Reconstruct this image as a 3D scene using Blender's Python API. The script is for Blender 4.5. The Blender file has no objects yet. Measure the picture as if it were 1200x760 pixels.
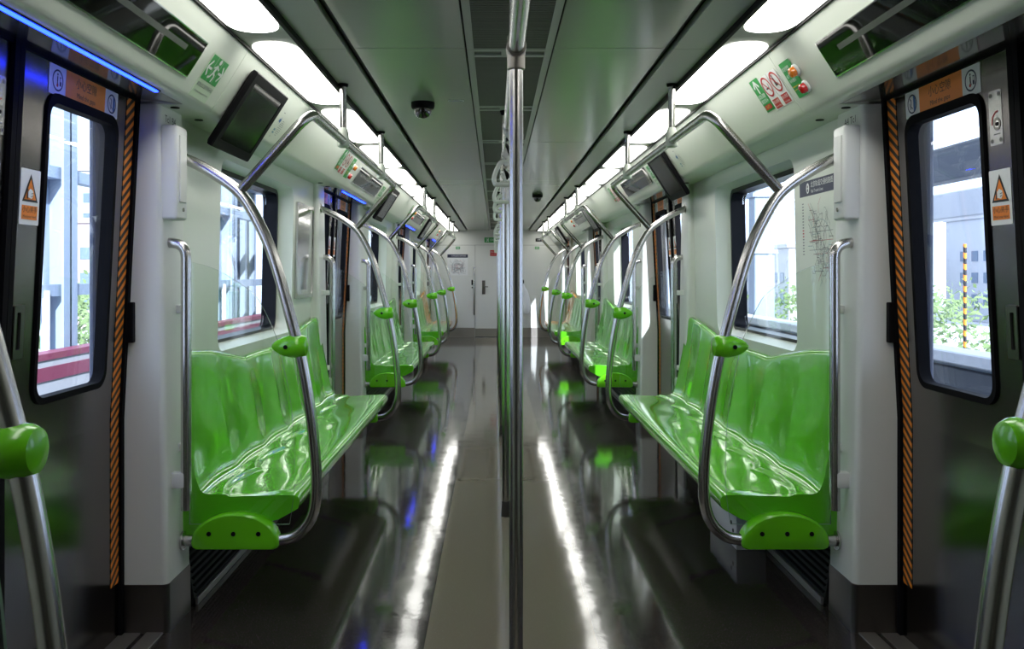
import bpy, bmesh, math, random
from mathutils import Vector, Matrix
random.seed(7)
SC = bpy.context.scene
COL = SC.collection
PI = math.pi
ORD = ['first', 'second', 'third', 'fourth', 'fifth', 'sixth', 'seventh', 'eighth', 'ninth', 'tenth', 'eleventh', 'twelfth', 'thirteenth', 'fourteenth', 'fifteenth', 'sixteenth']
SN = {-1: 'left', 1: 'right'}

# ------------------------------------------------------------------ materials
def mat(name, col, rough=0.5, metal=0.0, coat=0.0, bump=0.0, bscale=60.0, var=0.0, vscale=6.0, spec=0.5, emit=None, estr=0.0, stretch=None, coat_rough=0.05):
    m = bpy.data.materials.new(name); m.use_nodes = True
    nt = m.node_tree; b = nt.nodes['Principled BSDF']
    b.inputs['Base Color'].default_value = (*col, 1)
    b.inputs['Roughness'].default_value = rough
    b.inputs['Metallic'].default_value = metal
    b.inputs['Specular IOR Level'].default_value = spec
    b.inputs['Coat Weight'].default_value = coat
    b.inputs['Coat Roughness'].default_value = coat_rough
    if emit:
        b.inputs['Emission Color'].default_value = (*emit, 1)
        b.inputs['Emission Strength'].default_value = estr
    tc = nt.nodes.new('ShaderNodeTexCoord')
    mp = nt.nodes.new('ShaderNodeMapping')
    nt.links.new(tc.outputs['Object'], mp.inputs['Vector'])
    if stretch: mp.inputs['Scale'].default_value = stretch
    if var:
        n = nt.nodes.new('ShaderNodeTexNoise'); n.inputs['Scale'].default_value = vscale; n.inputs['Detail'].default_value = 3
        r = nt.nodes.new('ShaderNodeMapRange'); r.inputs['To Min'].default_value = 1 - var; r.inputs['To Max'].default_value = 1 + var
        x = nt.nodes.new('ShaderNodeMix'); x.data_type = 'RGBA'; x.blend_type = 'MULTIPLY'; x.inputs['Factor'].default_value = 1
        nt.links.new(mp.outputs['Vector'], n.inputs['Vector']); nt.links.new(n.outputs['Fac'], r.inputs['Value'])
        x.inputs['A'].default_value = (*col, 1); nt.links.new(r.outputs['Result'], x.inputs['B'])
        nt.links.new(x.outputs['Result'], b.inputs['Base Color'])
    if bump:
        n = nt.nodes.new('ShaderNodeTexNoise'); n.inputs['Scale'].default_value = bscale; n.inputs['Detail'].default_value = 2
        u = nt.nodes.new('ShaderNodeBump'); u.inputs['Strength'].default_value = bump; u.inputs['Distance'].default_value = 0.01
        nt.links.new(mp.outputs['Vector'], n.inputs['Vector']); nt.links.new(n.outputs['Fac'], u.inputs['Height'])
        nt.links.new(u.outputs['Normal'], b.inputs['Normal'])
    return m

def glass_mat(name, tint, ior=1.45, boost=1.0, rough=0.0):
    m = bpy.data.materials.new(name); m.use_nodes = True
    nt = m.node_tree; nt.nodes.clear()
    o = nt.nodes.new('ShaderNodeOutputMaterial'); mx = nt.nodes.new('ShaderNodeMixShader')
    t = nt.nodes.new('ShaderNodeBsdfTransparent'); t.inputs['Color'].default_value = (*tint, 1)
    g = nt.nodes.new('ShaderNodeBsdfGlossy'); g.inputs['Roughness'].default_value = rough; g.inputs['Color'].default_value = (1, 1, 1, 1)
    f = nt.nodes.new('ShaderNodeLayerWeight'); f.inputs['Blend'].default_value = 0.5
    p = nt.nodes.new('ShaderNodeMath'); p.operation = 'POWER'; p.inputs[1].default_value = 4.0
    s = nt.nodes.new('ShaderNodeMath'); s.operation = 'MULTIPLY_ADD'; s.inputs[1].default_value = 0.8 * boost; s.inputs[2].default_value = 0.05 * boost
    s.use_clamp = True
    nt.links.new(f.outputs['Facing'], p.inputs[0]); nt.links.new(p.outputs[0], s.inputs[0])
    nt.links.new(s.outputs[0], mx.inputs['Fac']); nt.links.new(t.outputs[0], mx.inputs[1]); nt.links.new(g.outputs[0], mx.inputs[2])
    nt.links.new(mx.outputs[0], o.inputs['Surface'])
    return m

def stripe_mat(name, period, slope):
    m = mat(name, (1, .3, .02), rough=0.45)
    nt = m.node_tree; b = nt.nodes['Principled BSDF']
    tc = nt.nodes.new('ShaderNodeTexCoord'); sp = nt.nodes.new('ShaderNodeSeparateXYZ')
    nt.links.new(tc.outputs['Object'], sp.inputs[0])
    a = nt.nodes.new('ShaderNodeMath'); a.operation = 'MULTIPLY_ADD'; a.inputs[1].default_value = slope
    nt.links.new(sp.outputs['Y'], a.inputs[0]); nt.links.new(sp.outputs['Z'], a.inputs[2])
    d = nt.nodes.new('ShaderNodeMath'); d.operation = 'DIVIDE'; d.inputs[1].default_value = period; nt.links.new(a.outputs[0], d.inputs[0])
    f = nt.nodes.new('ShaderNodeMath'); f.operation = 'FRACT'; nt.links.new(d.outputs[0], f.inputs[0])
    g = nt.nodes.new('ShaderNodeMath'); g.operation = 'GREATER_THAN'; g.inputs[1].default_value = 0.5; nt.links.new(f.outputs[0], g.inputs[0])
    x = nt.nodes.new('ShaderNodeMix'); x.data_type = 'RGBA'
    x.inputs['A'].default_value = (0.85, 0.25, 0.02, 1); x.inputs['B'].default_value = (0.012, 0.012, 0.014, 1)
    nt.links.new(g.outputs[0], x.inputs['Factor']); nt.links.new(x.outputs['Result'], b.inputs['Base Color'])
    return m

def floor_mat():
    m = mat('rubber_floor', (0.05, 0.045, 0.045), rough=0.16, spec=0.33)
    nt = m.node_tree; b = nt.nodes['Principled BSDF']
    tc = nt.nodes.new('ShaderNodeTexCoord'); sp = nt.nodes.new('ShaderNodeSeparateXYZ')
    nt.links.new(tc.outputs['Object'], sp.inputs[0])
    ab = nt.nodes.new('ShaderNodeMath'); ab.operation = 'ABSOLUTE'; nt.links.new(sp.outputs['X'], ab.inputs[0])
    lt = nt.nodes.new('ShaderNodeMath'); lt.operation = 'LESS_THAN'; lt.inputs[1].default_value = 0.295; nt.links.new(ab.outputs[0], lt.inputs[0])
    n = nt.nodes.new('ShaderNodeTexNoise'); n.inputs['Scale'].default_value = 220; n.inputs['Detail'].default_value = 1
    nt.links.new(tc.outputs['Object'], n.inputs['Vector'])
    gt = nt.nodes.new('ShaderNodeMapRange'); gt.inputs['From Min'].default_value = 0.66; gt.inputs['From Max'].default_value = 0.74; gt.inputs['To Max'].default_value = 0.55
    nt.links.new(n.outputs['Fac'], gt.inputs['Value'])
    x = nt.nodes.new('ShaderNodeMix'); x.data_type = 'RGBA'
    x.inputs['A'].default_value = (0.030, 0.0255, 0.0225, 1); x.inputs['B'].default_value = (0.150, 0.130, 0.094, 1)
    nt.links.new(lt.outputs[0], x.inputs['Factor'])
    y = nt.nodes.new('ShaderNodeMix'); y.data_type = 'RGBA'; y.inputs['B'].default_value = (0.24, 0.23, 0.22, 1)
    nt.links.new(gt.outputs['Result'], y.inputs['Factor']); nt.links.new(x.outputs['Result'], y.inputs['A'])
    # thin welded seams between the strips
    sb = nt.nodes.new('ShaderNodeMath'); sb.operation = 'SUBTRACT'; sb.inputs[1].default_value = 0.295; nt.links.new(ab.outputs[0], sb.inputs[0])
    a2 = nt.nodes.new('ShaderNodeMath'); a2.operation = 'ABSOLUTE'; nt.links.new(sb.outputs[0], a2.inputs[0])
    l2 = nt.nodes.new('ShaderNodeMath'); l2.operation = 'LESS_THAN'; l2.inputs[1].default_value = 0.0025; nt.links.new(a2.outputs[0], l2.inputs[0])
    z = nt.nodes.new('ShaderNodeMix'); z.data_type = 'RGBA'; z.inputs['B'].default_value = (0.015, 0.014, 0.013, 1)
    nt.links.new(l2.outputs[0], z.inputs['Factor']); nt.links.new(y.outputs['Result'], z.inputs['A'])
    nt.links.new(z.outputs['Result'], b.inputs['Base Color'])
    w = nt.nodes.new('ShaderNodeTexNoise'); w.inputs['Scale'].default_value = 9; w.inputs['Detail'].default_value = 4
    nt.links.new(tc.outputs['Object'], w.inputs['Vector'])
    rr = nt.nodes.new('ShaderNodeMapRange'); rr.inputs['To Min'].default_value = 0.035; rr.inputs['To Max'].default_value = 0.12
    nt.links.new(w.outputs['Fac'], rr.inputs['Value']); nt.links.new(rr.outputs['Result'], b.inputs['Roughness'])
    u = nt.nodes.new('ShaderNodeBump'); u.inputs['Strength'].default_value = 0.05; u.inputs['Distance'].default_value = 0.01
    nt.links.new(w.outputs['Fac'], u.inputs['Height']); nt.links.new(u.outputs['Normal'], b.inputs['Normal'])
    return m

M = {}
M['wall'] = mat('wall_laminate', (0.67, 0.71, 0.63), rough=0.32, var=0.015)
M['pillar'] = mat('pillar_laminate', (0.68, 0.70, 0.66), rough=0.34, var=0.015)
M['cant'] = mat('panel_paint', (0.62, 0.66, 0.58), rough=0.28, var=0.015)
M['ceil'] = mat('ceiling_paint', (0.31, 0.345, 0.28), rough=0.18, bump=0.01, bscale=3)
M['ceil2'] = mat('ceiling_edge_paint', (0.36, 0.39, 0.34), rough=0.3)
M['grille'] = mat('grille_grey', (0.12, 0.125, 0.105), rough=0.5)
M['dark'] = mat('black_recess', (0.008, 0.008, 0.008), rough=0.7)
M['rubber'] = mat('black_rubber', (0.005, 0.005, 0.006), rough=0.7, spec=0.06)
M['plastic'] = mat('black_plastic', (0.007, 0.007, 0.008), rough=0.45, spec=0.05)
M['steel'] = mat('brushed_steel', (0.55, 0.54, 0.53), rough=0.255, metal=1.0, var=0.05, vscale=40)
M['door'] = mat('door_steel', (0.215, 0.20, 0.195), rough=0.20, metal=1.0, bump=0.01, bscale=30, stretch=(1, 1, 40))
M['kick'] = mat('kick_steel', (0.17, 0.155, 0.15), rough=0.28, metal=1.0)
M['mirror'] = mat('polished_steel', (0.70, 0.70, 0.70), rough=0.10, metal=1.0, bump=0.04, bscale=5)
M['header'] = mat('header_gloss', (0.25, 0.24, 0.23), rough=0.12, metal=0.6)
M['green'] = mat('green_fibreglass', (0.12, 0.52, 0.018), rough=0.14, coat=0.6, coat_rough=0.03)
M['lime'] = mat('lime_plastic', (0.13, 0.53, 0.010), rough=0.22, coat=0.3)
M['orange'] = mat('orange_fibreglass', (0.80, 0.30, 0.03), rough=0.14, coat=0.5)
M['white'] = mat('white_plastic', (0.72, 0.74, 0.71), rough=0.35)
M['boxgrey'] = mat('box_enamel', (0.42, 0.43, 0.45), rough=0.4)
M['bag'] = mat('bag_film', (0.80, 0.82, 0.84), rough=0.3, bump=0.5, bscale=14)
M['strap'] = mat('strap_plastic', (0.62, 0.66, 0.58), rough=0.35)
M['web'] = mat('strap_webbing', (0.55, 0.56, 0.54), rough=0.7)
M['frit'] = mat('black_frit', (0.005, 0.006, 0.010), rough=0.3, spec=0.12)
M['screen'] = mat('dark_screen', (0.008, 0.009, 0.009), rough=0.10, spec=0.22)
M['disp'] = mat('display_glass', (0.004, 0.005, 0.004), rough=0.03, spec=0.28)
M['dispstrip'] = mat('display_strip', (0.06, 0.065, 0.06), rough=0.25)
M['dome'] = mat('dome_glass', (0.01, 0.01, 0.01), rough=0.03, coat=1.0)
M['floor'] = floor_mat()
M['sill'] = mat('sill_steel', (0.33, 0.31, 0.28), rough=0.4, metal=0.8)
M['cone'] = mat('dark_grey_cone', (0.06, 0.055, 0.05), rough=0.35, metal=0.4)
M['tape_l'] = stripe_mat('hazard_tape', 0.034, -0.75)
M['tape_r'] = stripe_mat('hazard_tape_mirrored', 0.034, 0.75)
M['s_white'] = mat('sticker_white', (0.75, 0.77, 0.76), rough=0.4)
M['s_clear'] = mat('sticker_pale_green', (0.55, 0.66, 0.50), rough=0.35)
M['s_orange'] = mat('sticker_orange', (0.80, 0.22, 0.015), rough=0.4)
M['s_green'] = mat('sticker_green', (0.015, 0.30, 0.05), rough=0.4)
M['s_red'] = mat('sticker_red', (0.50, 0.02, 0.02), rough=0.4)
M['s_blue'] = mat('sticker_blue', (0.02, 0.12, 0.35), rough=0.4)
M['s_navy'] = mat('sticker_navy', (0.012, 0.02, 0.055), rough=0.4)
M['s_black'] = mat('sticker_ink', (0.012, 0.012, 0.015), rough=0.5)
M['s_grey'] = mat('sticker_grey_ink', (0.22, 0.23, 0.23), rough=0.5)
M['s_cyan'] = mat('sticker_teal', (0.12, 0.30, 0.38), rough=0.4)
M['s_yellow'] = mat('sticker_yellow', (0.65, 0.45, 0.03), rough=0.4)
M['led'] = mat('blue_led', (0, 0, 0), emit=(0.006, 0.022, 1.0), estr=21)
M['light'] = mat('light_diffuser', (0.8, 0.8, 0.8), emit=(1.0, 0.99, 0.94), estr=7.6)
M['btn_o'] = mat('amber_button', (0.75, 0.20, 0.01), rough=0.15, coat=0.6)
M['btn_r'] = mat('red_button', (0.50, 0.01, 0.01), rough=0.15, coat=0.6)
M['glass'] = glass_mat('window_glass', (0.88, 0.92, 0.98), boost=0.75)
M['dglass'] = glass_mat('door_glass', (0.84, 0.89, 0.98), boost=0.65)
M['pglass'] = glass_mat('partition_glass', (0.955, 0.98, 0.955), boost=0.55)
M['gedge'] = mat('glass_edge', (0.18, 0.28, 0.20), rough=0.2)
M['e_steel'] = mat('painted_steel_blue', (0.25, 0.32, 0.42), rough=0.5)
M['e_pale'] = mat('pale_girder', (0.55, 0.57, 0.62), rough=0.5)
M['e_dark'] = mat('dark_girder', (0.045, 0.055, 0.075), rough=0.6)
M['e_jamb'] = mat('blue_body_paint', (0.03, 0.045, 0.09), rough=0.4)
M['e_maroon'] = mat('maroon_band', (0.20, 0.03, 0.07), rough=0.5)
M['e_white'] = mat('white_render', (0.40, 0.42, 0.45), rough=0.8)
M['e_beige'] = mat('pink_render', (0.38, 0.31, 0.30), rough=0.8)
M['e_glass'] = mat('building_glass', (0.12, 0.17, 0.24), rough=0.2)
M['e_leaf'] = mat('hedge_leaf', (0.15, 0.22, 0.085), rough=0.8, var=0.4, vscale=4)
M['e_ground'] = mat('pale_concrete', (0.50, 0.51, 0.53), rough=0.9, var=0.08)
M['e_yb'] = stripe_mat('yellow_black_post', 0.14, -0.9)

# ------------------------------------------------------------------ mesh helpers
class MB:
    def __init__(s): s.v = []; s.f = []; s.mi = []; s.cur = 0; s.mats = []
    def m(s, mt):
        if mt not in s.mats: s.mats.append(mt)
        s.cur = s.mats.index(mt); return s
    def add(s, vs, fs):
        o = len(s.v); s.v += [tuple(v) for v in vs]
        for f in fs: s.f.append([i + o for i in f]); s.mi.append(s.cur)
        return s
    def quad(s, *p): return s.add(p, [list(range(len(p)))])
    def box(s, x0, x1, y0, y1, z0, z1, bev=0.0, seg=2, mtx=None):
        b = bmesh.new(); bmesh.ops.create_cube(b, size=1)
        for v in b.verts:
            v.co = Vector(((x0 + x1) / 2 + v.co.x * abs(x1 - x0), (y0 + y1) / 2 + v.co.y * abs(y1 - y0), (z0 + z1) / 2 + v.co.z * abs(z1 - z0)))
        if bev: bmesh.ops.bevel(b, geom=b.edges[:], offset=bev, segments=seg, profile=0.5, affect='EDGES')
        return s.bm(b, mtx)
    def bm(s, b, mtx=None):
        if mtx is not None: bmesh.ops.transform(b, matrix=mtx, verts=b.verts)
        b.verts.ensure_lookup_table(); b.verts.index_update()
        s.add([v.co[:] for v in b.verts], [[v.index for v in f.verts] for f in b.faces]); b.free(); return s
    def tube(s, pts, r, seg=12, closed=False, caps=True):
        pts = [Vector(p) for p in pts]; n = len(pts); rings = []; up = None
        for i in range(n):
            if closed: t = (pts[(i + 1) % n] - pts[i - 1])
            else: t = pts[min(i + 1, n - 1)] - pts[max(i - 1, 0)]
            t.normalize()
            if up is None:
                a = Vector((0, 0, 1)) if abs(t.z) < .9 else Vector((0, 1, 0))
                up = t.cross(a).normalized()
            else:
                up = (up - t * up.dot(t)).normalized()
            w = t.cross(up); rr = r[i] if isinstance(r, (list, tuple)) else r
            rings.append([pts[i] + (up * math.cos(k * 2 * PI / seg) + w * math.sin(k * 2 * PI / seg)) * rr for k in range(seg)])
        vs = [v for g in rings for v in g]; fs = []
        for i in range(n if closed else n - 1):
            j = (i + 1) % n
            for k in range(seg):
                l = (k + 1) % seg; fs.append([i * seg + k, i * seg + l, j * seg + l, j * seg + k])
        if caps and not closed:
            fs.append(list(range(seg))[::-1]); fs.append([(n - 1) * seg + k for k in range(seg)])
        return s.add(vs, fs)
    def lathe(s, prof, origin, axis='z', seg=20):
        vs = []; fs = []; n = len(prof)
        for (r, h) in prof:
            for k in range(seg):
                a = 2 * PI * k / seg; c, d = r * math.cos(a), r * math.sin(a)
                p = {'z': (c, d, h), 'x': (h, c, d), 'y': (c, h, d)}[axis]
                vs.append((origin[0] + p[0], origin[1] + p[1], origin[2] + p[2]))
        for i in range(n - 1):
            for k in range(seg):
                l = (k + 1) % seg; fs.append([i * seg + k, i * seg + l, (i + 1) * seg + l, (i + 1) * seg + k])
        fs.append(list(range(seg))[::-1]); fs.append([(n - 1) * seg + k for k in range(seg)])
        return s.add(vs, fs)
    def grid(s, fn, nu, nv):
        vs = [fn(i / nu, j / nv) for i in range(nu + 1) for j in range(nv + 1)]
        fs = [[i * (nv + 1) + j, (i + 1) * (nv + 1) + j, (i + 1) * (nv + 1) + j + 1, i * (nv + 1) + j + 1] for i in range(nu) for j in range(nv)]
        return s.add(vs, fs)
    def loft(s, loops, caps=(True, True), closed=True):
        n = len(loops[0]); vs = [v for l in loops for v in l]; fs = []
        for i in range(len(loops) - 1):
            for k in range(n if closed else n - 1):
                l = (k + 1) % n; fs.append([i * n + k, i * n + l, (i + 1) * n + l, (i + 1) * n + k])
        if caps[0]: fs.append(list(range(n))[::-1])
        if caps[1]: fs.append([(len(loops) - 1) * n + k for k in range(n)])
        return s.add(vs, fs)
    def holeplate(s, rect, hole, r, fn, seg=6):
        """rectangle (u0,v0,u1,v1) with a rounded rectangular hole"""
        inner, owner = rrect(*hole, r, seg, True)
        cs = [(rect[0], rect[1]), (rect[2], rect[1]), (rect[2], rect[3]), (rect[0], rect[3])]
        vs = [fn(*p) for p in inner] + [fn(*c) for c in cs]; n = len(inner); fs = []
        for i in range(n):
            j = (i + 1) % n
            if owner[i] == owner[j]: fs.append([i, j, n + owner[i]])
            else: fs.append([i, j, n + owner[j], n + owner[i]])
        return s.add(vs, fs)
    def build(s, name, mt=None, parent=None, sharp=35, recalc=True):
        off = wloc(parent) if parent is not None else Vector((0, 0, 0))
        me = bpy.data.meshes.new(name)
        me.from_pydata([(v[0] - off.x, v[1] - off.y, v[2] - off.z) for v in s.v], [], s.f)
        for k in (s.mats or [mt]): me.materials.append(M[k] if isinstance(k, str) else k)
        if s.mats: me.polygons.foreach_set('material_index', s.mi)
        me.update()
        if recalc:
            b = bmesh.new(); b.from_mesh(me); bmesh.ops.recalc_face_normals(b, faces=b.faces); b.to_mesh(me); b.free()
        me.polygons.foreach_set('use_smooth', [True] * len(me.polygons))
        me.set_sharp_from_angle(angle=math.radians(sharp))
        o = bpy.data.objects.new(name, me); COL.objects.link(o)
        if parent is not None: o.parent = parent
        return o

def rrect(u0, v0, u1, v1, r, seg=6, owners=False):
    pts = []; ow = []
    for c, (cx, cy, a0) in enumerate([(u0 + r, v0 + r, PI), (u1 - r, v0 + r, 1.5 * PI), (u1 - r, v1 - r, 0), (u0 + r, v1 - r, .5 * PI)]):
        for k in range(seg + 1):
            a = a0 + k / seg * PI / 2; pts.append((cx + r * math.cos(a), cy + r * math.sin(a))); ow.append(c)
    return (pts, ow) if owners else pts

def wloc(o):
    l = Vector((0, 0, 0))
    while o is not None: l += o.location; o = o.parent
    return l

def crom(pts, n=6, closed=False):
    P = [Vector(p) for p in pts]; out = []; N = len(P)
    for i in range(N if closed else N - 1):
        a = P[i - 1] if (closed or i > 0) else P[i]; b = P[i]; c = P[(i + 1) % N]; d = P[(i + 2) % N] if (closed or i + 2 < N) else c
        for k in range(n):
            t = k / n
            out.append(0.5 * ((2 * b) + (c - a) * t + (2 * a - 5 * b + 4 * c - d) * t * t + (3 * b - a - 3 * c + d) * t ** 3))
    if not closed: out.append(P[-1])
    return out

def fillet(pts, r, n=6):
    P = [Vector(p) for p in pts]; out = [P[0]]
    for i in range(1, len(P) - 1):
        a = (P[i - 1] - P[i]); b = (P[i + 1] - P[i]); d = min(r, a.length * .8, b.length * .8)
        p0 = P[i] + a.normalized() * d; p1 = P[i] + b.normalized() * d
        for k in range(n + 1):
            t = k / n; out.append(p0 * (1 - t) ** 2 + P[i] * 2 * t * (1 - t) + p1 * t * t)
    out.append(P[-1]); return out

def tag(o, label, cat, group=None, kind=None):
    if label: o['label'] = label
    if cat: o['category'] = cat
    if group: o['group'] = group
    if kind: o['kind'] = kind
    return o
def struct(o, label=None):
    o['kind'] = 'structure'
    if label: o['label'] = label
    return o
def empty(name, loc):
    o = bpy.data.objects.new(name, None); COL.objects.link(o); o.location = loc; o.empty_display_size = 0.1; return o
KIDS = {}
def copy_tree(o, dy, parent=None):
    c = o.copy(); COL.objects.link(c)
    if parent is not None: c.parent = parent; c.matrix_parent_inverse = o.matrix_parent_inverse.copy()
    else: c.location.y += dy
    for ch in list(o.children): copy_tree(ch, 0, c)
    return c

_txt = {}
def text_mesh(body, size, align='CENTER'):
    k = (body, align)
    if k not in _txt:
        c = bpy.data.curves.new('lettering', 'FONT'); c.body = body; c.size = 1; c.align_x = align; c.align_y = 'CENTER'; c.resolution_u = 2
        o = bpy.data.objects.new('lettering', c); COL.objects.link(o)
        bpy.context.view_layer.update()
        dg = bpy.context.evaluated_depsgraph_get()
        me = bpy.data.meshes.new_from_object(o.evaluated_get(dg))
        _txt[k] = ([v.co[:2] for v in me.vertices], [list(p.vertices) for p in me.polygons])
        bpy.data.objects.remove(o); bpy.data.curves.remove(c); bpy.data.meshes.remove(me)
    vs, fs = _txt[k]
    return [(x * size, y * size) for x, y in vs], fs

class Decal:
    """flat printed thing on a surface: origin, reading direction u, up direction v, facing n"""
    def __init__(s, o, u, v):
        s.o = Vector(o); s.u = Vector(u).normalized(); s.v = Vector(v).normalized(); s.n = s.u.cross(s.v).normalized(); s.b = MB(); s.layer = 0
    def p(s, a, b, l): return s.o + s.u * a + s.v * b + s.n * (0.0012 + 0.0006 * l)
    def poly(s, mt, pts, l=1): s.b.m(mt); s.b.add([s.p(a, b, l) for a, b in pts], [list(range(len(pts)))]); return s
    def rect(s, mt, a0, b0, a1, b1, l=1): return s.poly(mt, [(a0, b0), (a1, b0), (a1, b1), (a0, b1)], l)
    def plate(s, mt, a0, b0, a1, b1, r=0.004):
        s.b.m(mt); pts = rrect(a0, b0, a1, b1, r, 4)
        s.b.loft([[s.o + s.u * a + s.v * b + s.n * 0.0001 for a, b in pts], [s.o + s.u * a + s.v * b + s.n * 0.0012 for a, b in pts]]); return s
    def disc(s, mt, a, b, r, l=1, ry=None, n=24): return s.poly(mt, [(a + r * math.cos(k * 2 * PI / n), b + (ry or r) * math.sin(k * 2 * PI / n)) for k in range(n)], l)
    def ring(s, mt, a, b, r0, r1, l=2, n=28, k=1.0):
        s.b.m(mt); vs = [s.p(a + r * math.cos(i * 2 * PI / n), b + k * r * math.sin(i * 2 * PI / n), l) for i in range(n) for r in (r0, r1)]
        s.b.add(vs, [[2 * i, 2 * i + 1, 2 * ((i + 1) % n) + 1, 2 * ((i + 1) % n)] for i in range(n)]); return s
    def line(s, mt, pts, w, l=2):
        for (a0, b0), (a1, b1) in zip(pts, pts[1:]):
            d = math.hypot(a1 - a0, b1 - b0) or 1; x, y = -(b1 - b0) / d * w / 2, (a1 - a0) / d * w / 2
            s.poly(mt, [(a0 + x, b0 + y), (a0 - x, b0 - y), (a1 - x, b1 - y), (a1 + x, b1 + y)], l)
        return s
    def text(s, mt, body, a, b, size, l=3, sx=1.0, align='CENTER'):
        vs, fs = text_mesh(body, size, align); s.b.m(mt); s.b.add([s.p(a + x * sx, b + y, l) for x, y in vs], fs); return s
    def build(s, name, parent=None): return s.b.build(name, None, parent, recalc=False)

# ------------------------------------------------------------------ layout (metres; x = 0 is the middle of the car, y runs away from the camera)
PER = 4.5
DOORC = [2.28 + PER * k for k in range(4)]
BENCHC = [4.53 + PER * k for k in range(3)]
YEND = 17.2; YBACK = -1.6
def XW(z): return 1.27 if z < 0.78 else 1.27 - 0.022 * (z - 0.78) / 1.06          # bench wall
def XD(z): return 1.352 if z < 0.75 else 1.352 - 0.056 * (z - 0.75) / 1.09         # door plane
SLV = Vector((0.15, 0, -0.234)).normalized()                                      # down the sloped panel
def cantx(z): return 1.10 - (z - 1.836) * 0.15 / 0.234
def cant_decal(s, y, z, lift=0.0):
    """decal frame on the sloped panel of side s, centred at (y, z)"""
    u = Vector((0, -s, 0)) if s == 1 else Vector((0, 1, 0))
    v = Vector((-s * 0.15, 0, 0.234)).normalized()
    d = Decal((s * cantx(z), y, z), u, v); d.o += d.n * lift
    return d

# ------------------------------------------------------------------ room shell
struct(MB().box(-1.48, 1.48, YBACK, YEND, -0.06, 0.0).build('floor', 'floor'), 'glossy dark rubber floor with a paler strip down the middle')

b = MB().m('dark'); b.box(-1.44, 1.44, YBACK, YEND, 2.13, 2.18)
for s in (-1, 1): b.box(s * 1.40, s * 1.44, YBACK, YEND, 1.885, 2.13)
roof = struct(b.build('ceiling'), 'pale panelled ceiling of the carriage')
# main ceiling panels with fine joints, middle frame, outer strips
JO = [YBACK] + [0.93 + 2.35 * k for k in range(8)]
JO = [y for y in JO if y < YEND] + [YEND]
b = MB()
for s in (-1, 1):
    b.m('ceil')
    for y0, y1 in zip(JO, JO[1:]):
        b.box(s * 0.166, s * 0.582, y0 + 0.002, y1 - 0.002, 2.09, 2.115, 0.002, 1)
    b.m('ceil2')
    for y0, y1 in zip(JO, JO[1:]):
        b.box(s * 0.612, s * 0.748, y0 + 0.0005, y1 - 0.0005, 2.086, 2.115, 0.002, 1)
    b.m('plastic'); b.box(s * 0.748, s * 0.762, YBACK, YEND, 2.066, 2.115)
    b.m('plastic'); b.box(s * 0.948, s * 0.956, YBACK, YEND, 2.064, 2.115)
o = b.build('panel', None, roof)
o = MB().m('dark').box(-0.595, -0.585, YBACK, YEND, 2.10, 2.13).box(0.585, 0.595, YBACK, YEND, 2.10, 2.13).build('slot', None, roof)

# ------------------------------------------------------------------ ceiling grilles down the middle
def make_vent(yc):
    r = empty('ceiling_vent', (0, yc, 2.09)); L = 1.125
    b = MB()
    for s in (-1, 1): b.box(s * 0.134, s * 0.160, yc - L / 2 + .001, yc + L / 2 - .001, 2.086, 2.105, 0.001, 1)
    for y0, y1 in ((yc - L / 2 + .001, yc - L / 2 + 0.028), (yc - L / 2 + 0.085, yc - L / 2 + 0.115)):
        b.box(-0.134, 0.134, y0, y1, 2.086, 2.105, 0.001, 1)
    b.box(-0.03, 0.03, yc - L / 2 + 0.028, yc - L / 2 + 0.085, 2.086, 2.105)
    b.box(-0.134, 0.134, yc + L / 2 - 0.01, yc + L / 2 - 0.001, 2.086, 2.105)
    b.build('frame', 'ceil2', r)
    b = MB(); y = yc - L / 2 + 0.12
    while y < yc + L / 2 - 0.02:
        b.box(-0.134, 0.134, y, y + 0.011, 2.088, 2.100); y += 0.0175
    b.build('louvre', 'grille', r)
    for s in (-1, 1): MB().box(s * 0.132, s * 0.032, yc - L / 2 + 0.03, yc - L / 2 + 0.083, 2.092, 2.10).build('slot_plate', 'grille', r)
    return r
v0 = None; k = 0; y = 3.33 - 0.1 - 1.125 / 2 + 0.06
while y < YEND - 0.5:
    v = make_vent(y) if v0 is None else copy_tree(v0, y - v0.location.y)
    v0 = v0 or v
    tag(v, f'grey louvred air grille along the ceiling centre line, {ORD[k]} from the camera', 'air vent', 'air grilles along the ceiling')
    y += 1.125; k += 1

# ------------------------------------------------------------------ ceiling lights, two rows
LP = 1.275
b = MB()
for s in (-1, 1):
    y = 3.06 - 4 * LP
    while y < YEND:
        y0, y1 = max(y, YBACK), min(y + LP, YEND)
        if y1 - y0 > 0.4:
            b.box(s * 0.760, s * 0.950, y0 + 0.0008, y1 - 0.0008, 2.0725, 2.079)
        y += LP
tray = struct(b.build('trim_1', 'ceil2'), 'grey metal tray that frames the two rows of ceiling lights')
def lamp_outline(x0, y0, x1, y1, rx=0.085, ry=0.125, seg=8):
    pts = []
    for cx, cy, a0 in ((x0 + rx, y0 + ry, PI), (x1 - rx, y0 + ry, 1.5 * PI), (x1 - rx, y1 - ry, 0), (x0 + rx, y1 - ry, .5 * PI)):
        for k in range(seg + 1):
            a = a0 + k / seg * PI / 2; c, d = math.cos(a), math.sin(a)
            pts.append((cx + rx * math.copysign(abs(c) ** .8, c), cy + ry * math.copysign(abs(d) ** .8, d)))
    return pts
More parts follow.
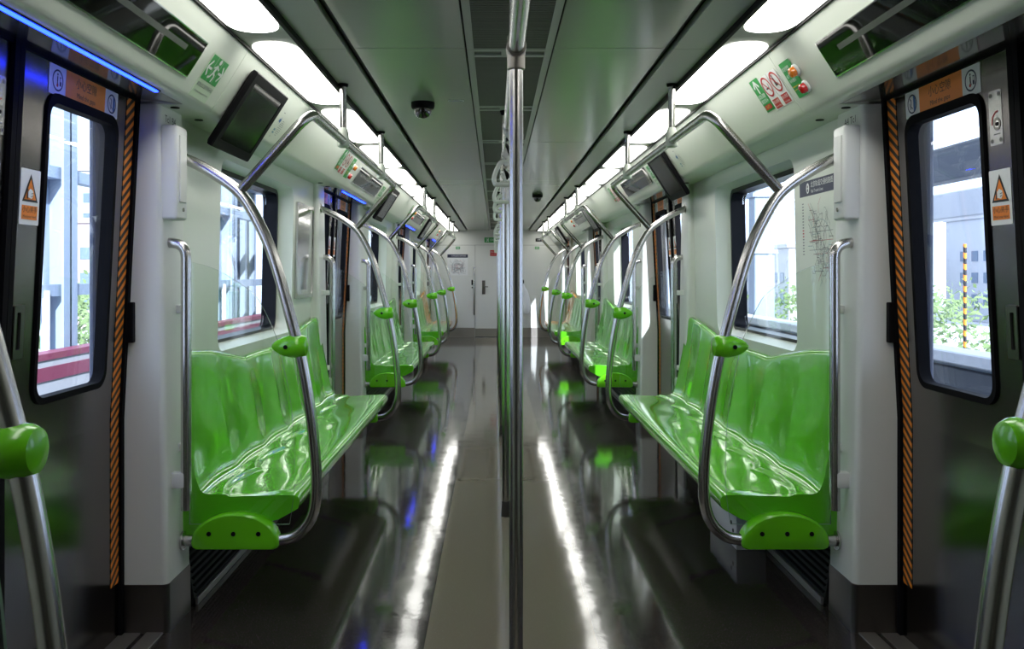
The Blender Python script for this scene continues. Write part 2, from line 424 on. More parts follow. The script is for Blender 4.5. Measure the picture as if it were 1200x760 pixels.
def make_light(s, y0, y1):
    r = empty('ceiling_light', (s * 0.856, (y0 + y1) / 2, 2.07))
    pts = lamp_outline(0.770, y0 + 0.066, 0.942, y1 - 0.066)
    MB().loft([[(s * (0.856 + (p - 0.856) * .985), q, 2.0690) for p, q in pts], [(s * p, q, 2.0705) for p, q in pts], [(s * p, q, 2.0723) for p, q in pts]]).build('diffuser', 'light', r)
    MB().box(s * 0.775, s * 0.938, y0 + 0.03, y1 - 0.03, 2.0795, 2.10, 0.004, 1).build('housing', 'ceil2', r)
    return r
for s in (-1, 1):
    y = 3.06 - 2 * LP; k = 0; first = None
    while y < YEND - 0.4:
        y1 = min(y + LP, YEND)
        if first is not None and y1 - y > LP - .01: l = copy_tree(first, y + LP / 2 - first.location.y)
        else: l = make_light(s, y, y1)
        first = first or l
        tag(l, f'glowing frosted ceiling light panel, {ORD[k]} from the camera in the {SN[s]} row', 'ceiling light', f'light panels of the {SN[s]} ceiling row')
        y += LP; k += 1

# ------------------------------------------------------------------ sloped panels and soffits
def side_profile(s, prof, y0, y1): return [[(s * x, y, z) for x, z in prof] for y in (y0, y1)]
for s in (-1, 1):
    js = [YBACK]
    for k in range(-1, 4):
        base = 4.53 + PER * k
        js += ([base - 1.31, base - 0.65, base + 1.27] if s < 0 else [base - 1.26, base + 0.72, base + 1.38])
    js = sorted(j for j in js if YBACK < j < YEND - .3); js = [YBACK] + js + [YEND]
    b = MB()
    prof = [(0.957, 2.068), (1.085, 1.8585), (1.092, 1.848), (1.101, 1.840), (1.113, 1.836), (1.136, 1.835), (1.136, 1.86), (0.975, 2.075)]
    for y0, y1 in zip(js, js[1:]): b.loft(side_profile(s, prof, y0 + 0.0012, y1 - 0.0012))
    w = struct(b.build('trim_2' if s < 0 else 'trim_3', 'cant'), f'sloped pale panels under the {SN[s]} row of ceiling lights')
    MB().loft(side_profile(s, [(0.98, 2.068), (1.13, 1.85), (1.15, 1.85), (1.0, 2.09)], YBACK, YEND)).build('backing', 'dark', w)
    # soffits over benches, glossy headers over doors
    b = MB()
    for k, c in enumerate([0.03] + BENCHC):
        b.loft(side_profile(s, [(1.138, 1.836), (1.30, 1.838), (1.30, 1.86), (1.138, 1.86)], max(c - 1.48, YBACK), c + 1.48))
    b.loft(side_profile(s, [(1.138, 1.836), (1.30, 1.838), (1.30, 1.86), (1.138, 1.86)], DOORC[3] + 0.77, YEND))
    so = struct(b.build('trim_4' if s < 0 else 'trim_5', 'cant'), f'narrow soffit between sloped panels and {SN[s]} wall')
    h = MB()
    for c in [0.03] + BENCHC:
        for yy in (c - 1.17, c + 1.17, c - 1.42, c + 1.42):
            h.lathe([(0.016, 0.0), (0.016, 0.003)], (s * 1.187, yy, 1.8335), 'z', 12)
    h.build('finger_hole', 'plastic', so)
    b = MB()
    for c in DOORC:
        b.loft(side_profile(s, [(1.139, 1.836), (1.20, 1.842), (1.42, 1.872), (1.42, 1.89), (1.139, 1.86)], c - 0.77, c + 0.77))
    struct(b.build('trim_6' if s < 0 else 'trim_7', 'header'), f'glossy dark header above the {SN[s]} doors')

# ------------------------------------------------------------------ blue LED lines above the left doors
for k, c in enumerate(DOORC):
    r = empty('ceiling_light_strip', (-1.137, c, 1.832))
    MB().box(-1.1445, -1.1305, c - 0.53, c + 0.53, 1.828, 1.834, 0.002, 1).build('diffuser', 'led', r)
    MB().box(-1.149, -1.126, c - 0.54, c + 0.54, 1.8325, 1.8365).build('channel', 'plastic', r)
    tag(r, ['glowing blue light line above the nearest left door', 'glowing blue light line above the second left door from the camera', 'glowing blue light line above the third left door from the camera', 'glowing blue light line above the farthest left door'][k], 'light strip', 'blue light lines above the left doors')

# ------------------------------------------------------------------ bench walls with windows
WZ0, WZ1 = 0.905, 1.755
nwin = 0
for s in (-1, 1):
    b = MB(); reveal = MB()
    segs = [(c, c - 1.26, c + 1.26) for c in BENCHC]
    def W(u, v, d=0.0): return (s * (XW(v) + d), u, v)
    for c, y0, y1 in segs:
        hy0, hy1 = c - 0.69, c + 0.69
        b.quad(W(y0, 0), W(y1, 0), W(y1, 0.78), W(y0, 0.78))
        b.quad(W(y0, 0.78), W(y1, 0.78), W(y1, 0.86), W(y0, 0.86))
        b.holeplate((y0, 0.86, y1, 1.86), (hy0, WZ0, hy1, WZ1), 0.07, W, 6)
        inner = rrect(hy0, WZ0, hy1, WZ1, 0.07, 6)
        outer = rrect(hy0 + 0.025, WZ0 + 0.02, hy1 - 0.025, WZ1 - 0.015, 0.06, 6)
        b.loft([[W(u, v) for u, v in inner], [W(u, v, 0.012) for u, v in inner], [W(u, v, 0.085) for u, v in outer]], (False, False))
    struct(b.build('wall_left' if s < 0 else 'wall_right', 'wall', recalc=False), f'pale green white {SN[s]} wall panels around the windows')
    for k, (c, y0, y1) in enumerate(segs):
        nwin += 1
        hy0, hy1 = c - 0.69, c + 0.69
        o1 = rrect(hy0 + 0.02, WZ0 + 0.015, hy1 - 0.02, WZ1 - 0.01, 0.06, 6); i1 = rrect(hy0 + 0.05, WZ0 + 0.035, hy1 - 0.05, WZ1 - 0.04, 0.06, 6)
        wf = struct(MB().loft([[W(u, v, 0.084) for u, v in o1], [W(u, v, 0.081) for u, v in i1], [W(u, v, 0.165) for u, v in i1], [W(u, v, 0.165) for u, v in o1]], (False, False)).build(f'window_{nwin}', 'frit'),
                    f'black edged window above the {ORD[k]} {SN[s]} bench from the camera')
        MB().loft([[W(u, v, 0.150) for u, v in i1], [W(u, v, 0.156) for u, v in i1]], (True, True)).build('pane', 'glass', wf)
# blank wall panels beyond the last doors and behind the camera
for s in (-1, 1):
    MBb = MB(); MBb.box(s * 1.27, s * 1.40, DOORC[3] + 0.9, YEND, 0, 1.86); MBb.box(s * 1.27, s * 1.40, YBACK, 1.30, 0, 1.86)
    struct(MBb.build('trim_8' if s < 0 else 'trim_9', 'wall'), f'plain {SN[s]} wall panel beyond the last door')

# ------------------------------------------------------------------ pillars beside the doors
npil = 10
def pillar_loop(s, yf, d, z, grow=0.0):
    """yf: the face toward the door, d: +1 the pillar runs to larger y"""
    xi = 1.188 + 0.032 * z / 1.84 - grow; r = 0.022
    yb = yf + d * (0.235 + grow); y = yf - d * grow
    pts = [(1.42, y)]
    pts += [(xi + r - r * math.sin(a), y + d * (r - r * math.cos(a))) for a in [i / 6 * PI / 2 for i in range(7)]]
    pts += [(xi + r - r * math.cos(a), yb - d * (r - r * math.sin(a))) for a in [i / 6 * PI / 2 for i in range(7)]]
    pts += [(1.42, yb)]
    return [(s * p, q, z) for p, q in pts]
for s in (-1, 1):
    for k, c in enumerate(DOORC):
        for d in (-1, 1):
            yf = c + d * 0.77
            side = 'far' if d > 0 else 'near'
            o = struct(MB().loft([pillar_loop(s, yf, d, z) for z in (0.0, 0.6, 1.2, 1.845)]).build(f'trim_{npil}', 'pillar'), f'white pillar on the {side} side of the {ORD[k]} {SN[s]} door')
            npil += 1
            MB().loft([pillar_loop(s, yf, d, z, 0.0025) for z in (0.0, 0.17)]).build('kick_plate', 'kick', o)
            if k == 0 and d > 0:
                xi = s * (1.188 + 0.032 * 1.79 / 1.84)
                dc = Decal((xi, yf + 0.098, 1.795), (0, -s, 0), (0, 0, 1))
                dc.text('s_black', 'Tc1 B4' if s < 0 else 'A4 Tc1', 0.0, 0, 0.036, 1).build('lettering', o)
            if d > 0 or k == 0:
                MB().box(s * 1.392, s * 1.412, yf - d * 0.115, yf + d * 0.03, -0.3, 1.95, 0.006, 1).build('outer_jamb', 'e_jamb', o)
            if k == 0 or d > 0:
                bx = XD(1.08) - 0.012
                MB().box(s * (bx - 0.02), s * (bx + 0.03), yf - d * 0.022, yf + d * 0.01, 1.01, 1.15, 0.003, 1).build('latch_cover', 'plastic', o)

# ------------------------------------------------------------------ doors
ndoor = 0
def make_leaf(s, c, d, label):
    """one sliding leaf; d=+1 the half farther from the camera"""
    global ndoor; ndoor += 1
    def Y(t): return c + d * t
    def D(t, z, off=0.0): return (s * (XD(z) + off), Y(t), z)
    b = MB()
    b.quad(D(0.02, -0.02), D(0.80, -0.02), D(0.80, 0.75), D(0.02, 0.75))
    hole = (0.168, 0.885, 0.612, 1.752)
    b.holeplate((0.02, 0.75, 0.80, 1.895), hole, 0.05, lambda u, v: D(u, v), 6)
    b.quad(D(0.02, -0.02, .035), D(0.80, -0.02, .035), D(0.80, 0.75, .035), D(0.02, 0.75, .035))
    b.holeplate((0.02, 0.75, 0.80, 1.895), hole, 0.05, lambda u, v: D(u, v, .035), 6)
    leaf = struct(b.build(f'door_{ndoor}', 'door', recalc=False), label)
    o1 = rrect(0.160, 0.877, 0.620, 1.760, 0.058, 6); i1 = rrect(0.177, 0.896, 0.603, 1.732, 0.044, 6)
    MB().loft([[D(u, v, 0.004) for u, v in o1], [D(u, v, -0.007) for u, v in o1], [D(u, v, -0.007) for u, v in i1], [D(u, v, 0.03) for u, v in i1]], (False, False)).build('window_gasket', 'rubber', leaf)
    i2 = rrect(0.175, 0.894, 0.605, 1.734, 0.044, 6)
    MB().loft([[D(u, v, 0.012) for u, v in i2], [D(u, v, 0.02) for u, v in i2]]).build('pane', 'dglass', leaf)
    # rubber edge where the leaves meet
    MB().loft([[D(-0.0 + 0.001, z, -0.012), D(0.024, z, -0.012), D(0.024, z, 0.04), D(0.001, z, 0.04)] for z in (-0.02, 0.75, 1.895)]).build('edge_seal', 'rubber', leaf)
    MB().loft([[D(0.745, z, -0.012), D(0.768, z, -0.012), D(0.768, z, 0.03), D(0.745, z, 0.03)] for z in (0.0, 0.75, 1.87)]).build('side_seal', 'rubber', leaf)
    b = MB()
    b.quad(D(0.683, 0.187, -0.0015), D(0.745, 0.187, -0.0015), D(0.745, 0.75, -0.0015), D(0.683, 0.75, -0.0015))
    b.quad(D(0.683, 0.75, -0.0015), D(0.745, 0.75, -0.0015), D(0.745, 1.86, -0.0015), D(0.683, 1.86, -0.0015))
    b.build('hazard_tape', 'tape_l' if d > 0 else 'tape_r', leaf)
    # black strip along the top of the leaf
    MB().loft([[D(t, 1.843, -0.006), D(t, 1.862, -0.006), D(t, 1.862, 0.0), D(t, 1.843, 0.0)] for t in (0.02, 0.745)]).build('top_seal', 'rubber', leaf)
    # recessed pull
    b = MB().m('kick'); pts = rrect(0.048, 1.02, 0.098, 1.165, 0.006, 3); ip = rrect(0.060, 1.045, 0.080, 1.145, 0.004, 3)
    b.loft([[D(u, v, -0.001) for u, v in pts], [D(u, v, -0.005) for u, v in pts], [D(u, v, -0.005) for u, v in ip]], (False, False))
    b.m('dark'); b.loft([[D(u, v, -0.0045) for u, v in ip], [D(u, v, 0.002) for u, v in ip]], (False, True))
    b.build('recessed_pull', None, leaf, recalc=False)
    # signs
    vdir = Vector((s * (XD(1.8) - XD(1.4)) / 0.4, 0, 1)); rd = (0, -s, 0)
    dc = Decal((s * (XD(1.797) - 0.0005), Y(0.39), 1.797), rd, vdir)
    f = d if s < 0 else -d
    dc.plate('s_white', -0.222, -0.042, 0.222, 0.042, 0.003).rect('s_orange', -0.128, -0.042, 0.128, 0.042, 1)
    dc.text('s_black', '小心空隙', 0, 0.014, 0.034, 2).text('s_black', 'Mind the gaps', 0, -0.020, 0.0215, 2)
    for a, kind in ((-0.175, 0), (0.175, 1)):
        dc.disc('s_white', a, 0, 0.03, 1).ring('s_navy', a, 0, 0.026, 0.031, 2)
        if (kind == 0) == (f > 0):      # person and the gap
            dc.disc('s_black', a - 0.002, 0.017, 0.0035, 2).rect('s_black', a - 0.005, -0.004, a + 0.001, 0.012, 2).line('s_black', [(a - 0.002, -0.003), (a - 0.006, -0.016)], 0.003).line('s_black', [(a - 0.001, -0.003), (a + 0.003, -0.014)], 0.003)
            dc.disc('s_red', a - 0.003, -0.014, 0.005, 3).rect('s_navy', a + 0.010, -0.014, a + 0.020, 0.012, 2).rect('s_white', a + 0.012, -0.002, a + 0.018, 0.009, 3)
        else:                           # leaf edge and a leaning hand
            dc.poly('s_blue', [(a + 0.008, -0.027), (a + 0.020, -0.020), (a + 0.024, 0), (a + 0.020, 0.020), (a + 0.008, 0.027)], 2)
            dc.line('s_navy', [(a - 0.012, 0.018), (a - 0.004, 0.010), (a - 0.006, -0.008), (a + 0.004, -0.016)], 0.004, 3).line('s_navy', [(a - 0.016, 0.004), (a - 0.008, -0.018)], 0.003, 3)
    dc.build('gap_sign', leaf)
    vdir = Vector((s * (XD(1.5) - XD(1.4)) / 0.1, 0, 1))
    dc = Decal((s * (XD(1.455) - 0.0005), Y(0.100), 1.455), rd, vdir)
    dc.plate('s_white', -0.050, -0.074, 0.050, 0.076, 0.004)
    dc.poly('s_black', [(-0.040, -0.012), (0.040, -0.012), (0, 0.064)], 1).poly('s_orange', [(-0.030, -0.006), (0.030, -0.006), (0, 0.050)], 2)
    dc.poly('s_white', [(-0.012, 0.000), (0.006, -0.004), (0.014, 0.006), (0.012, 0.018), (-0.002, 0.024), (-0.012, 0.016)], 3)
    dc.line('s_black', [(-0.016, -0.004), (-0.016, 0.022)], 0.005, 4).line('s_black', [(0.002, 0.002), (0.012, 0.006)], 0.002, 4).line('s_black', [(0.002, 0.010), (0.012, 0.012)], 0.002, 4)
    dc.rect('s_orange', -0.040, -0.060, 0.040, -0.022, 1).text('s_black', '小心夹手', 0, -0.034, 0.019, 2).text('s_black', 'Mind your hand', 0, -0.052, 0.0105, 2)
    dc.build('hand_warning_sticker', leaf)
    return leaf
def lock_plate(leaf, s, y, z):
    vdir = Vector((s * (XD(1.7) - XD(1.6)) / 0.1, 0, 1))
    dc = Decal((s * XD(z), y, z), (0, -s, 0), vdir)
    dc.plate('steel', -0.030, -0.074, 0.030, 0.074, 0.005)
    dc.ring('sill', 0.006, -0.018, 0.009, 0.017, 2).disc('plastic', 0.006, -0.018, 0.006, 3).disc('mirror', 0.006, -0.018, 0.014, 1)
    for a, bb in ((-0.02, 0.062), (0.02, 0.062), (-0.02, -0.062), (0.02, -0.062)): dc.disc('sill', a, bb, 0.006, 2).disc('s_black', a, bb, 0.0025, 3)
    dc.line('s_red', [(-0.018, -0.018), (-0.014, 0.002), (0.0, 0.014), (0.012, 0.016)], 0.004, 2).line('s_grey', [(-0.01, -0.045), (0.02, -0.045)], 0.003, 2)
    dc.build('lock_plate', leaf)
for s in (-1, 1):
    for k, c in enumerate(DOORC):
        for d in (-1, 1):
            lf = make_leaf(s, c, d, f'steel sliding door leaf with tall window, {"far" if d > 0 else "near"} half of the {ORD[k]} {SN[s]} door')
            if s == 1 and d == 1 and k < 3: lock_plate(lf, s, c + 0.105, 1.672)
            if s == -1 and d == -1 and k < 3: lock_plate(lf, s, c - 0.07, 1.675)
    b = MB()
    for c in DOORC:
        b.box(s * 1.205, s * 1.265, c - 0.77, c + 0.77, 0.0, 0.006, 0.002, 1); b.box(s * 1.285, s * 1.40, c - 0.77, c + 0.77, 0.0, 0.004)
    struct(b.build('trim_40' if s < 0 else 'trim_41', 'sill'), f'metal sill plates at the {SN[s]} doors')

# ------------------------------------------------------------------ benches
NS = 6; SW = 0.44
def back_top(u):
    """height of the backrest top; u = distance from the bench centre"""
    u = abs(u)
    k = [(0, .862), (.40, .862), (.46, .868), (.86, .928), (.94, .938), (1.22, .962), (1.32, .962)]
    for (a, p), (bq, q) in zip(k, k[1:]):
        if u <= bq: return p + (q - p) * (u - a) / (bq - a)
    return .962
def bench_section(u, t):
    """closed profile (x,z) at distance u along the bench; t in -1..1 across one seat"""
    h = back_top(u); c = (1 - t * t) ** 1.5
    ls = 0.011 * c
    e1 = max(0.0, (abs(u) - 1.285) / 0.035) ** 2 * 0.008
    def sm(q): q = max(0.0, min(1.0, q)); return q * q * (3 - 2 * q)
    xr = 1.020 + 0.042 * (1 - abs(t) ** 2.2)           # scalloped rear rim of each seat
    def pan(x):
        return 0.4475 - 0.007 * sm((x - 0.83) / 0.14) - 0.004 * (1 - t * t) ** 2 * sm((x - .84) / .1) * (1 - sm((x - xr) / .03)) - 0.004 * sm((x - xr + .06) / .06) + 0.0075 * sm((x - xr) / 0.024)
    P = [(0.790, 0.382), (0.774, 0.392), (0.768, 0.415), (0.769, 0.434 - e1), (0.776, 0.444 - e1), (0.790, 0.4475 - e1)]
    P += [(x, pan(x) - e1 * max(0, 1 - (x - .79) / .3)) for x in [0.815, 0.84, 0.87, 0.90, 0.93, 0.96] + [0.975 + 0.0083 * i for i in range(15)]]
    P += [(1.106 + ls * .3, 0.4445), (1.120 + ls * .5, 0.4485), (1.131 + ls * .8, 0.458), (1.140 + ls * .9, 0.478), (1.150 + ls, 0.51),
          (1.162 + ls, 0.57), (1.176 + ls * 0.9, 0.65), (1.192 + ls * .75, 0.73), (1.204 + ls * .6, min(0.80, h - .05)), (1.214 + ls * .4, h - 0.028), (1.219 + ls * .3, h - 0.010), (1.228 + ls * .2, h - 0.001), (1.245, h), (1.247, h - .02),
          (1.262, 0.70), (1.267, 0.25), (1.20, 0.25), (0.90, 0.338), (0.845, 0.352)]
    return P
def make_bench(s, c, orange=()):
    r = empty('bench', (s * 1.02, c, 0.25)); n = 22
    for i in range(NS):
        y0 = c - NS * SW / 2 + i * SW; loops = []
        for j in range(n + 1):
            t = -1 + 2 * j / n; t = math.copysign(abs(t) ** 0.85, t)
            y = y0 + SW / 2 + t * SW / 2
            loops.append([(s * x, y, z) for x, z in bench_section(y - c, t)])
        o = MB().loft(loops, (i == 0, i == NS - 1)).build('seat_shell', 'orange' if i in orange else 'green', r, sharp=60)
        if i in orange: o['label'] = 'orange moulded seat'
    # wall bracket under the seats
    b = MB()
    for yy in (c - 0.95, c, c + 0.95): MB().loft([[(s * 1.262, yy + q, 0.30), (s * 0.95, yy + q, 0.335), (s * 0.95, yy + q, 0.318), (s * 1.262, yy + q, 0.232)] for q in (-0.02, 0.02)]).build('bracket', 'plastic', r)
    return r
bench_l = {}
for s in (-1, 1):
    for k, c in enumerate(BENCHC):
        o = make_bench(s, c, (4, 5) if k == 2 else ()) if k != 1 else copy_tree(bench_l[s], PER)
        bench_l.setdefault(s, o)
        lab = f'long glossy green six-seat bench, {SN[s]} wall, nearest the camera' if k == 0 else f'long green six-seat bench, {SN[s]} wall, second from the camera' if k == 1 else f'farthest bench on the {SN[s]} wall, green with two orange seats'
        tag(o, lab, 'bench', f'benches along the {SN[s]} wall')

# heater covers under the benches
for s in (-1, 1):
    h0 = None
    for k, c in enumerate(BENCHC):
        if h0 is None:
            r = empty('heater_cover', (s * 1.22, c, 0)); y0, y1 = c - 1.215, c + 1.215
            MB().loft([[(s * 1.20, y, 0.0), (s * 1.185, y, 0.012), (s * 1.19, y, 0.03), (s * 1.225, y, 0.22), (s * 1.262, y, 0.22), (s * 1.262, y, 0.0)] for y in (y0, y1)]).build('casing', 'dark', r)
            b = MB()
            for j in range(7):
                z = 0.045 + j * 0.025; x = 1.19 + (z - 0.03) / 0.19 * 0.035
                b.loft([[(s * (x - 0.010), y, z - 0.004), (s * (x - 0.010), y, z), (s * (x + 0.006), y, z + 0.006), (s * (x + 0.006), y, z + 0.002)] for y in (y0 + .01, y1 - .01)])
            b.build('slats', 'plastic', r)
            MB().box(s * 1.174, s * 1.186, y0, y1, 0.0, 0.028, 0.002, 1).build('rail', 'sill', r)
            h0 = r
        else: r = copy_tree(h0, PER * k)
        tag(r, f'black slatted heater cover on the floor under the {ORD[k]} {SN[s]} bench from the camera', 'heater', 'heater covers under the benches')

r = empty('equipment_box', (1.10, 4.2, 0))
MB().box(1.035, 1.17, 3.97, 4.45, 0.0, 0.155, 0.004, 2).build('casing', 'boxgrey', r)
b = MB()
for yy in (4.02, 4.05): b.lathe([(0.009, 0.0), (0.009, 0.003)], (1.0325, yy, 0.105 if yy > 4.03 else 0.075), 'x', 12)
b.build('bolt', 'plastic', r)
tag(r, 'small white metal box on the floor under the nearest right bench', 'box')

# ------------------------------------------------------------------ arched rail partitions at the bench ends
ARC = [(1.222, 1.683), (1.151, 1.6526), (1.077, 1.612), (0.984, 1.544), (0.922, 1.451), (0.860, 1.312), (0.798, 1.095), (0.752, 0.909), (0.718, 0.693), (0.703, 0.49),
       (0.718, 0.372), (0.770, 0.304), (0.845, 0.283), (1.0, 0.281), (1.196, 0.281)]
GL = [(1.163, 1.292), (1.10, 1.276), (1.04, 1.25), (0.938, 1.182), (0.897, 1.126), (0.848, 1.018), (0.829, 0.943), (0.806, 0.84), (0.792, 0.745), (0.782, 0.60), (0.784, 0.46), (0.80, 0.34)]
def make_partition(s, y, d):
    """d=+1: the bench lies beyond (larger y) this partition"""
    r = empty('seat_partition', (s * 0.95, y, 0.28))
    MB().tube(crom([(s * x, y, z) for x, z in ARC], 6), 0.0205, 14).build('arch_rail', 'steel', r)
    b = MB()
    for (x, z) in ((ARC[0][0] - .002, ARC[0][1]), (1.186, 0.281)): b.lathe([(0.034, -0.004), (0.034, 0.004)], (s * x, y, z), 'x', 16)
    b.build('wall_flange', 'steel', r)
    # glass
    g = [(p.x, p.z) for p in crom([(x, 0, z) for x, z in GL], 4)] + [(1.163, 0.34)]
    b = MB().m('pglass')
    n = len(g); yy0, yy1 = y - 0.004, y + 0.004
    b.add([(s * x, yy0, z) for x, z in g], [list(range(n))]).add([(s * x, yy1, z) for x, z in g], [list(range(n))])
    b.m('gedge'); b.loft([[(s * x, q, z) for x, z in g] for q in (yy0, yy1)], (False, False))
    b.build('glass_panel', None, r)
    # rail bumper: a green fish-shaped grip round the rail
    prof = [(0.001, 0.735), (0.022, 0.736), (0.034, 0.741), (0.040, 0.752), (0.0425, 0.772), (0.0415, 0.795), (0.037, 0.818), (0.029, 0.838), (0.018, 0.855), (0.007, 0.866), (0.001, 0.868)]
    bp = MB().lathe([(q, s * (x - 0.002)) for q, x in prof], (0, y, 0.985), 'x', 22).build('rail_grip', 'lime', r)
    b = MB()
    for q in (-1, 1): b.lathe([(0.008, -0.002), (0.008, 0.002)], (s * 0.806, y + q * 0.0395, 0.985), 'y', 12)
    b.build('screw', 'plastic', bp)
    # half-moon bumper on the foot of the arch
    pts = [(1.145, 0.262), (1.150, 0.272)] + [(0.992 + 0.158 * math.cos(a), 0.282 + 0.103 * math.sin(a)) for a in [i / 16 * PI for i in range(17)]] + [(0.834, 0.272), (0.839, 0.262), (0.85, 0.256), (1.134, 0.256)]
    def sc(k): return [(0.992 + (x - 0.992) * k, 0.30 + (z - 0.30) * k) for x, z in pts]
    b = MB(); loops = []
    for q, k in ((-0.033, 0.93), (-0.029, 0.975), (-0.022, 1.0), (0.022, 1.0), (0.029, 0.975), (0.033, 0.93)): loops.append([(s * x, y + q, z) for x, z in sc(k)])
    bp = b.loft(loops).build('foot_bumper', 'lime', r)
    b = MB()
    for x in (0.905, 0.995, 1.083):
        for q in (-1, 1):
            b.lathe([(0.0085, -0.0015), (0.0085, 0.0015)], (s * x, y + q * 0.0335, 0.314), 'y', 12)
    b.build('screw', 'plastic', bp)
    # handle along the pillar, off the door side of the glass
    yh = y - d * 0.068
    hp = fillet([(s * 1.222, yh, 1.358), (s * 1.152, yh, 1.358), (s * 1.152, yh, 0.41)], 0.055, 8)
    MB().tube(hp, 0.0185, 14).build('pillar_handle', 'steel', r)
    MB().box(s * 1.150, s * 1.205, yh - 0.018, yh + 0.018, 0.49, 0.545, 0.004, 2).build('handle_bracket', 'white', r)
    b = MB()
    for z in (0.62, 1.12): b.lathe([(0.014, -0.010), (0.014, 0.010)], (s * 1.172, y, z), 'x', 12).box(s * 1.16, s * 1.21, y - .012, y + .012, z - 0.016, z + 0.016, 0.003, 1)
    b.build('glass_clamp', 'white', r)
    return r
first = {}
for s in (-1, 1):
    for k in range(-1, 3):
        c = 4.53 + PER * k
        for d in (1, -1):
            if k < 0 and d > 0: continue
            y = c - d * 1.34 - (0.055 if k < 0 and s < 0 else 0)
            if (s, d) in first: o = copy_tree(first[(s, d)], y - first[(s, d)].location.y)
            else: o = first[(s, d)] = make_partition(s, y, d)
            if k < 0: lab = f'arched steel rail with green grip cut off by the {SN[s]} edge, closest of all'
            else: lab = f'arched steel rail, glass and green bumpers at the {"near" if d > 0 else "far"} end of the {ORD[k]} {SN[s]} bench'
            tag(o, lab, 'partition', 'arched partitions at the bench ends')

# ------------------------------------------------------------------ overhead rails above the benches
def make_overhead(s, c):
    r = empty('overhead_handrail', (s * 0.725, c, 1.834)); y0, y1 = c - 1.34, c + 1.34
    pts = fillet([(s * 0.984, y0, 1.544), (s * 0.725, y0, 1.834), (s * 0.725, y1, 1.834), (s * 0.984, y1, 1.544)], 0.085, 8)
    MB().tube(pts, 0.0185, 14).build('rail', 'steel', r)
    for yy in (c - 0.65, c + 0.65):
        MB().tube([(s * 0.725, yy, 1.84), (s * 0.725, yy, 2.083)], 0.0155, 12).build('hanger', 'steel', r)
        MB().lathe([(0.0165, 0.058), (0.022, 0.044), (0.026, 0.024), (0.027, 0.0), (0.026, -0.024), (0.018, -0.03)], (s * 0.725, yy, 1.834), 'z', 16).build('collar', 'strap', r)
        MB().lathe([(0.019, 2.072), (0.022, 2.076), (0.023, 2.0845)], (s * 0.725, yy, 0), 'z', 16).build('ceiling_flange', 'plastic', r)
    return r
for s in (-1, 1):
    o0 = None
    for k, c in enumerate(BENCHC):
        o = make_overhead(s, c) if o0 is None else copy_tree(o0, PER * k); o0 = o0 or o
        tag(o, f'steel overhead handrail on two hangers above the {ORD[k]} {SN[s]} bench from the camera', 'handrail', 'overhead rails above the benches')

# ------------------------------------------------------------------ centre rail, poles, strap handles
r = MB().tube([(0, YBACK + .4, 1.832), (0, 16.2, 1.832)], 0.0205, 16).build('centre_handrail', 'steel')
tag(r, 'long steel handrail overhead along the middle of the car', 'handrail')
def make_pole(y):
    r = empty('pole', (0, y, 0))
    MB().tube([(0, y, 0.0), (0, y, 1.812)], 0.0178, 18).build('tube', 'steel', r)
    MB().tube([(0, y, 1.853), (0, y, 2.09)], 0.0178, 18).build('ceiling_stem', 'steel', r)
    MB().lathe([(0.0235, 0.0), (0.0235, 0.004), (0.0215, 0.03), (0.019, 0.075), (0.018, 0.078)], (0, y, 0), 'z', 20).build('base_cone', 'cone', r)
    b = MB().lathe([(0.0195, 1.776), (0.023, 1.779), (0.0235, 1.81), (0.0235, 1.832)], (0, y, 0), 'z', 20)
    b.lathe([(0.0215, -0.036), (0.026, -0.034), (0.026, 0.034), (0.0215, 0.036)], (0, y, 1.832), 'y', 20)
    b.lathe([(0.0235, 1.832), (0.0235, 1.862), (0.0195, 1.868)], (0, y, 0), 'z', 20).build('rail_joint', 'sill', r)
    MB().lathe([(0.019, 2.062), (0.025, 2.068), (0.030, 2.084), (0.030, 2.09)], (0, y, 0), 'z', 20).build('ceiling_flange', 'plastic', r)
    return r
p0 = None
for k in range(7):
    y = 2.28 + 2.25 * k
    o = make_pole(y) if p0 is None else copy_tree(p0, 2.25 * k); p0 = p0 or o
    tag(o, 'steel floor-to-ceiling pole in the middle of the aisle, closest to the camera' if k == 0 else f'steel pole in the middle of the aisle, {ORD[k]} from the camera', 'pole', 'poles down the middle of the aisle')
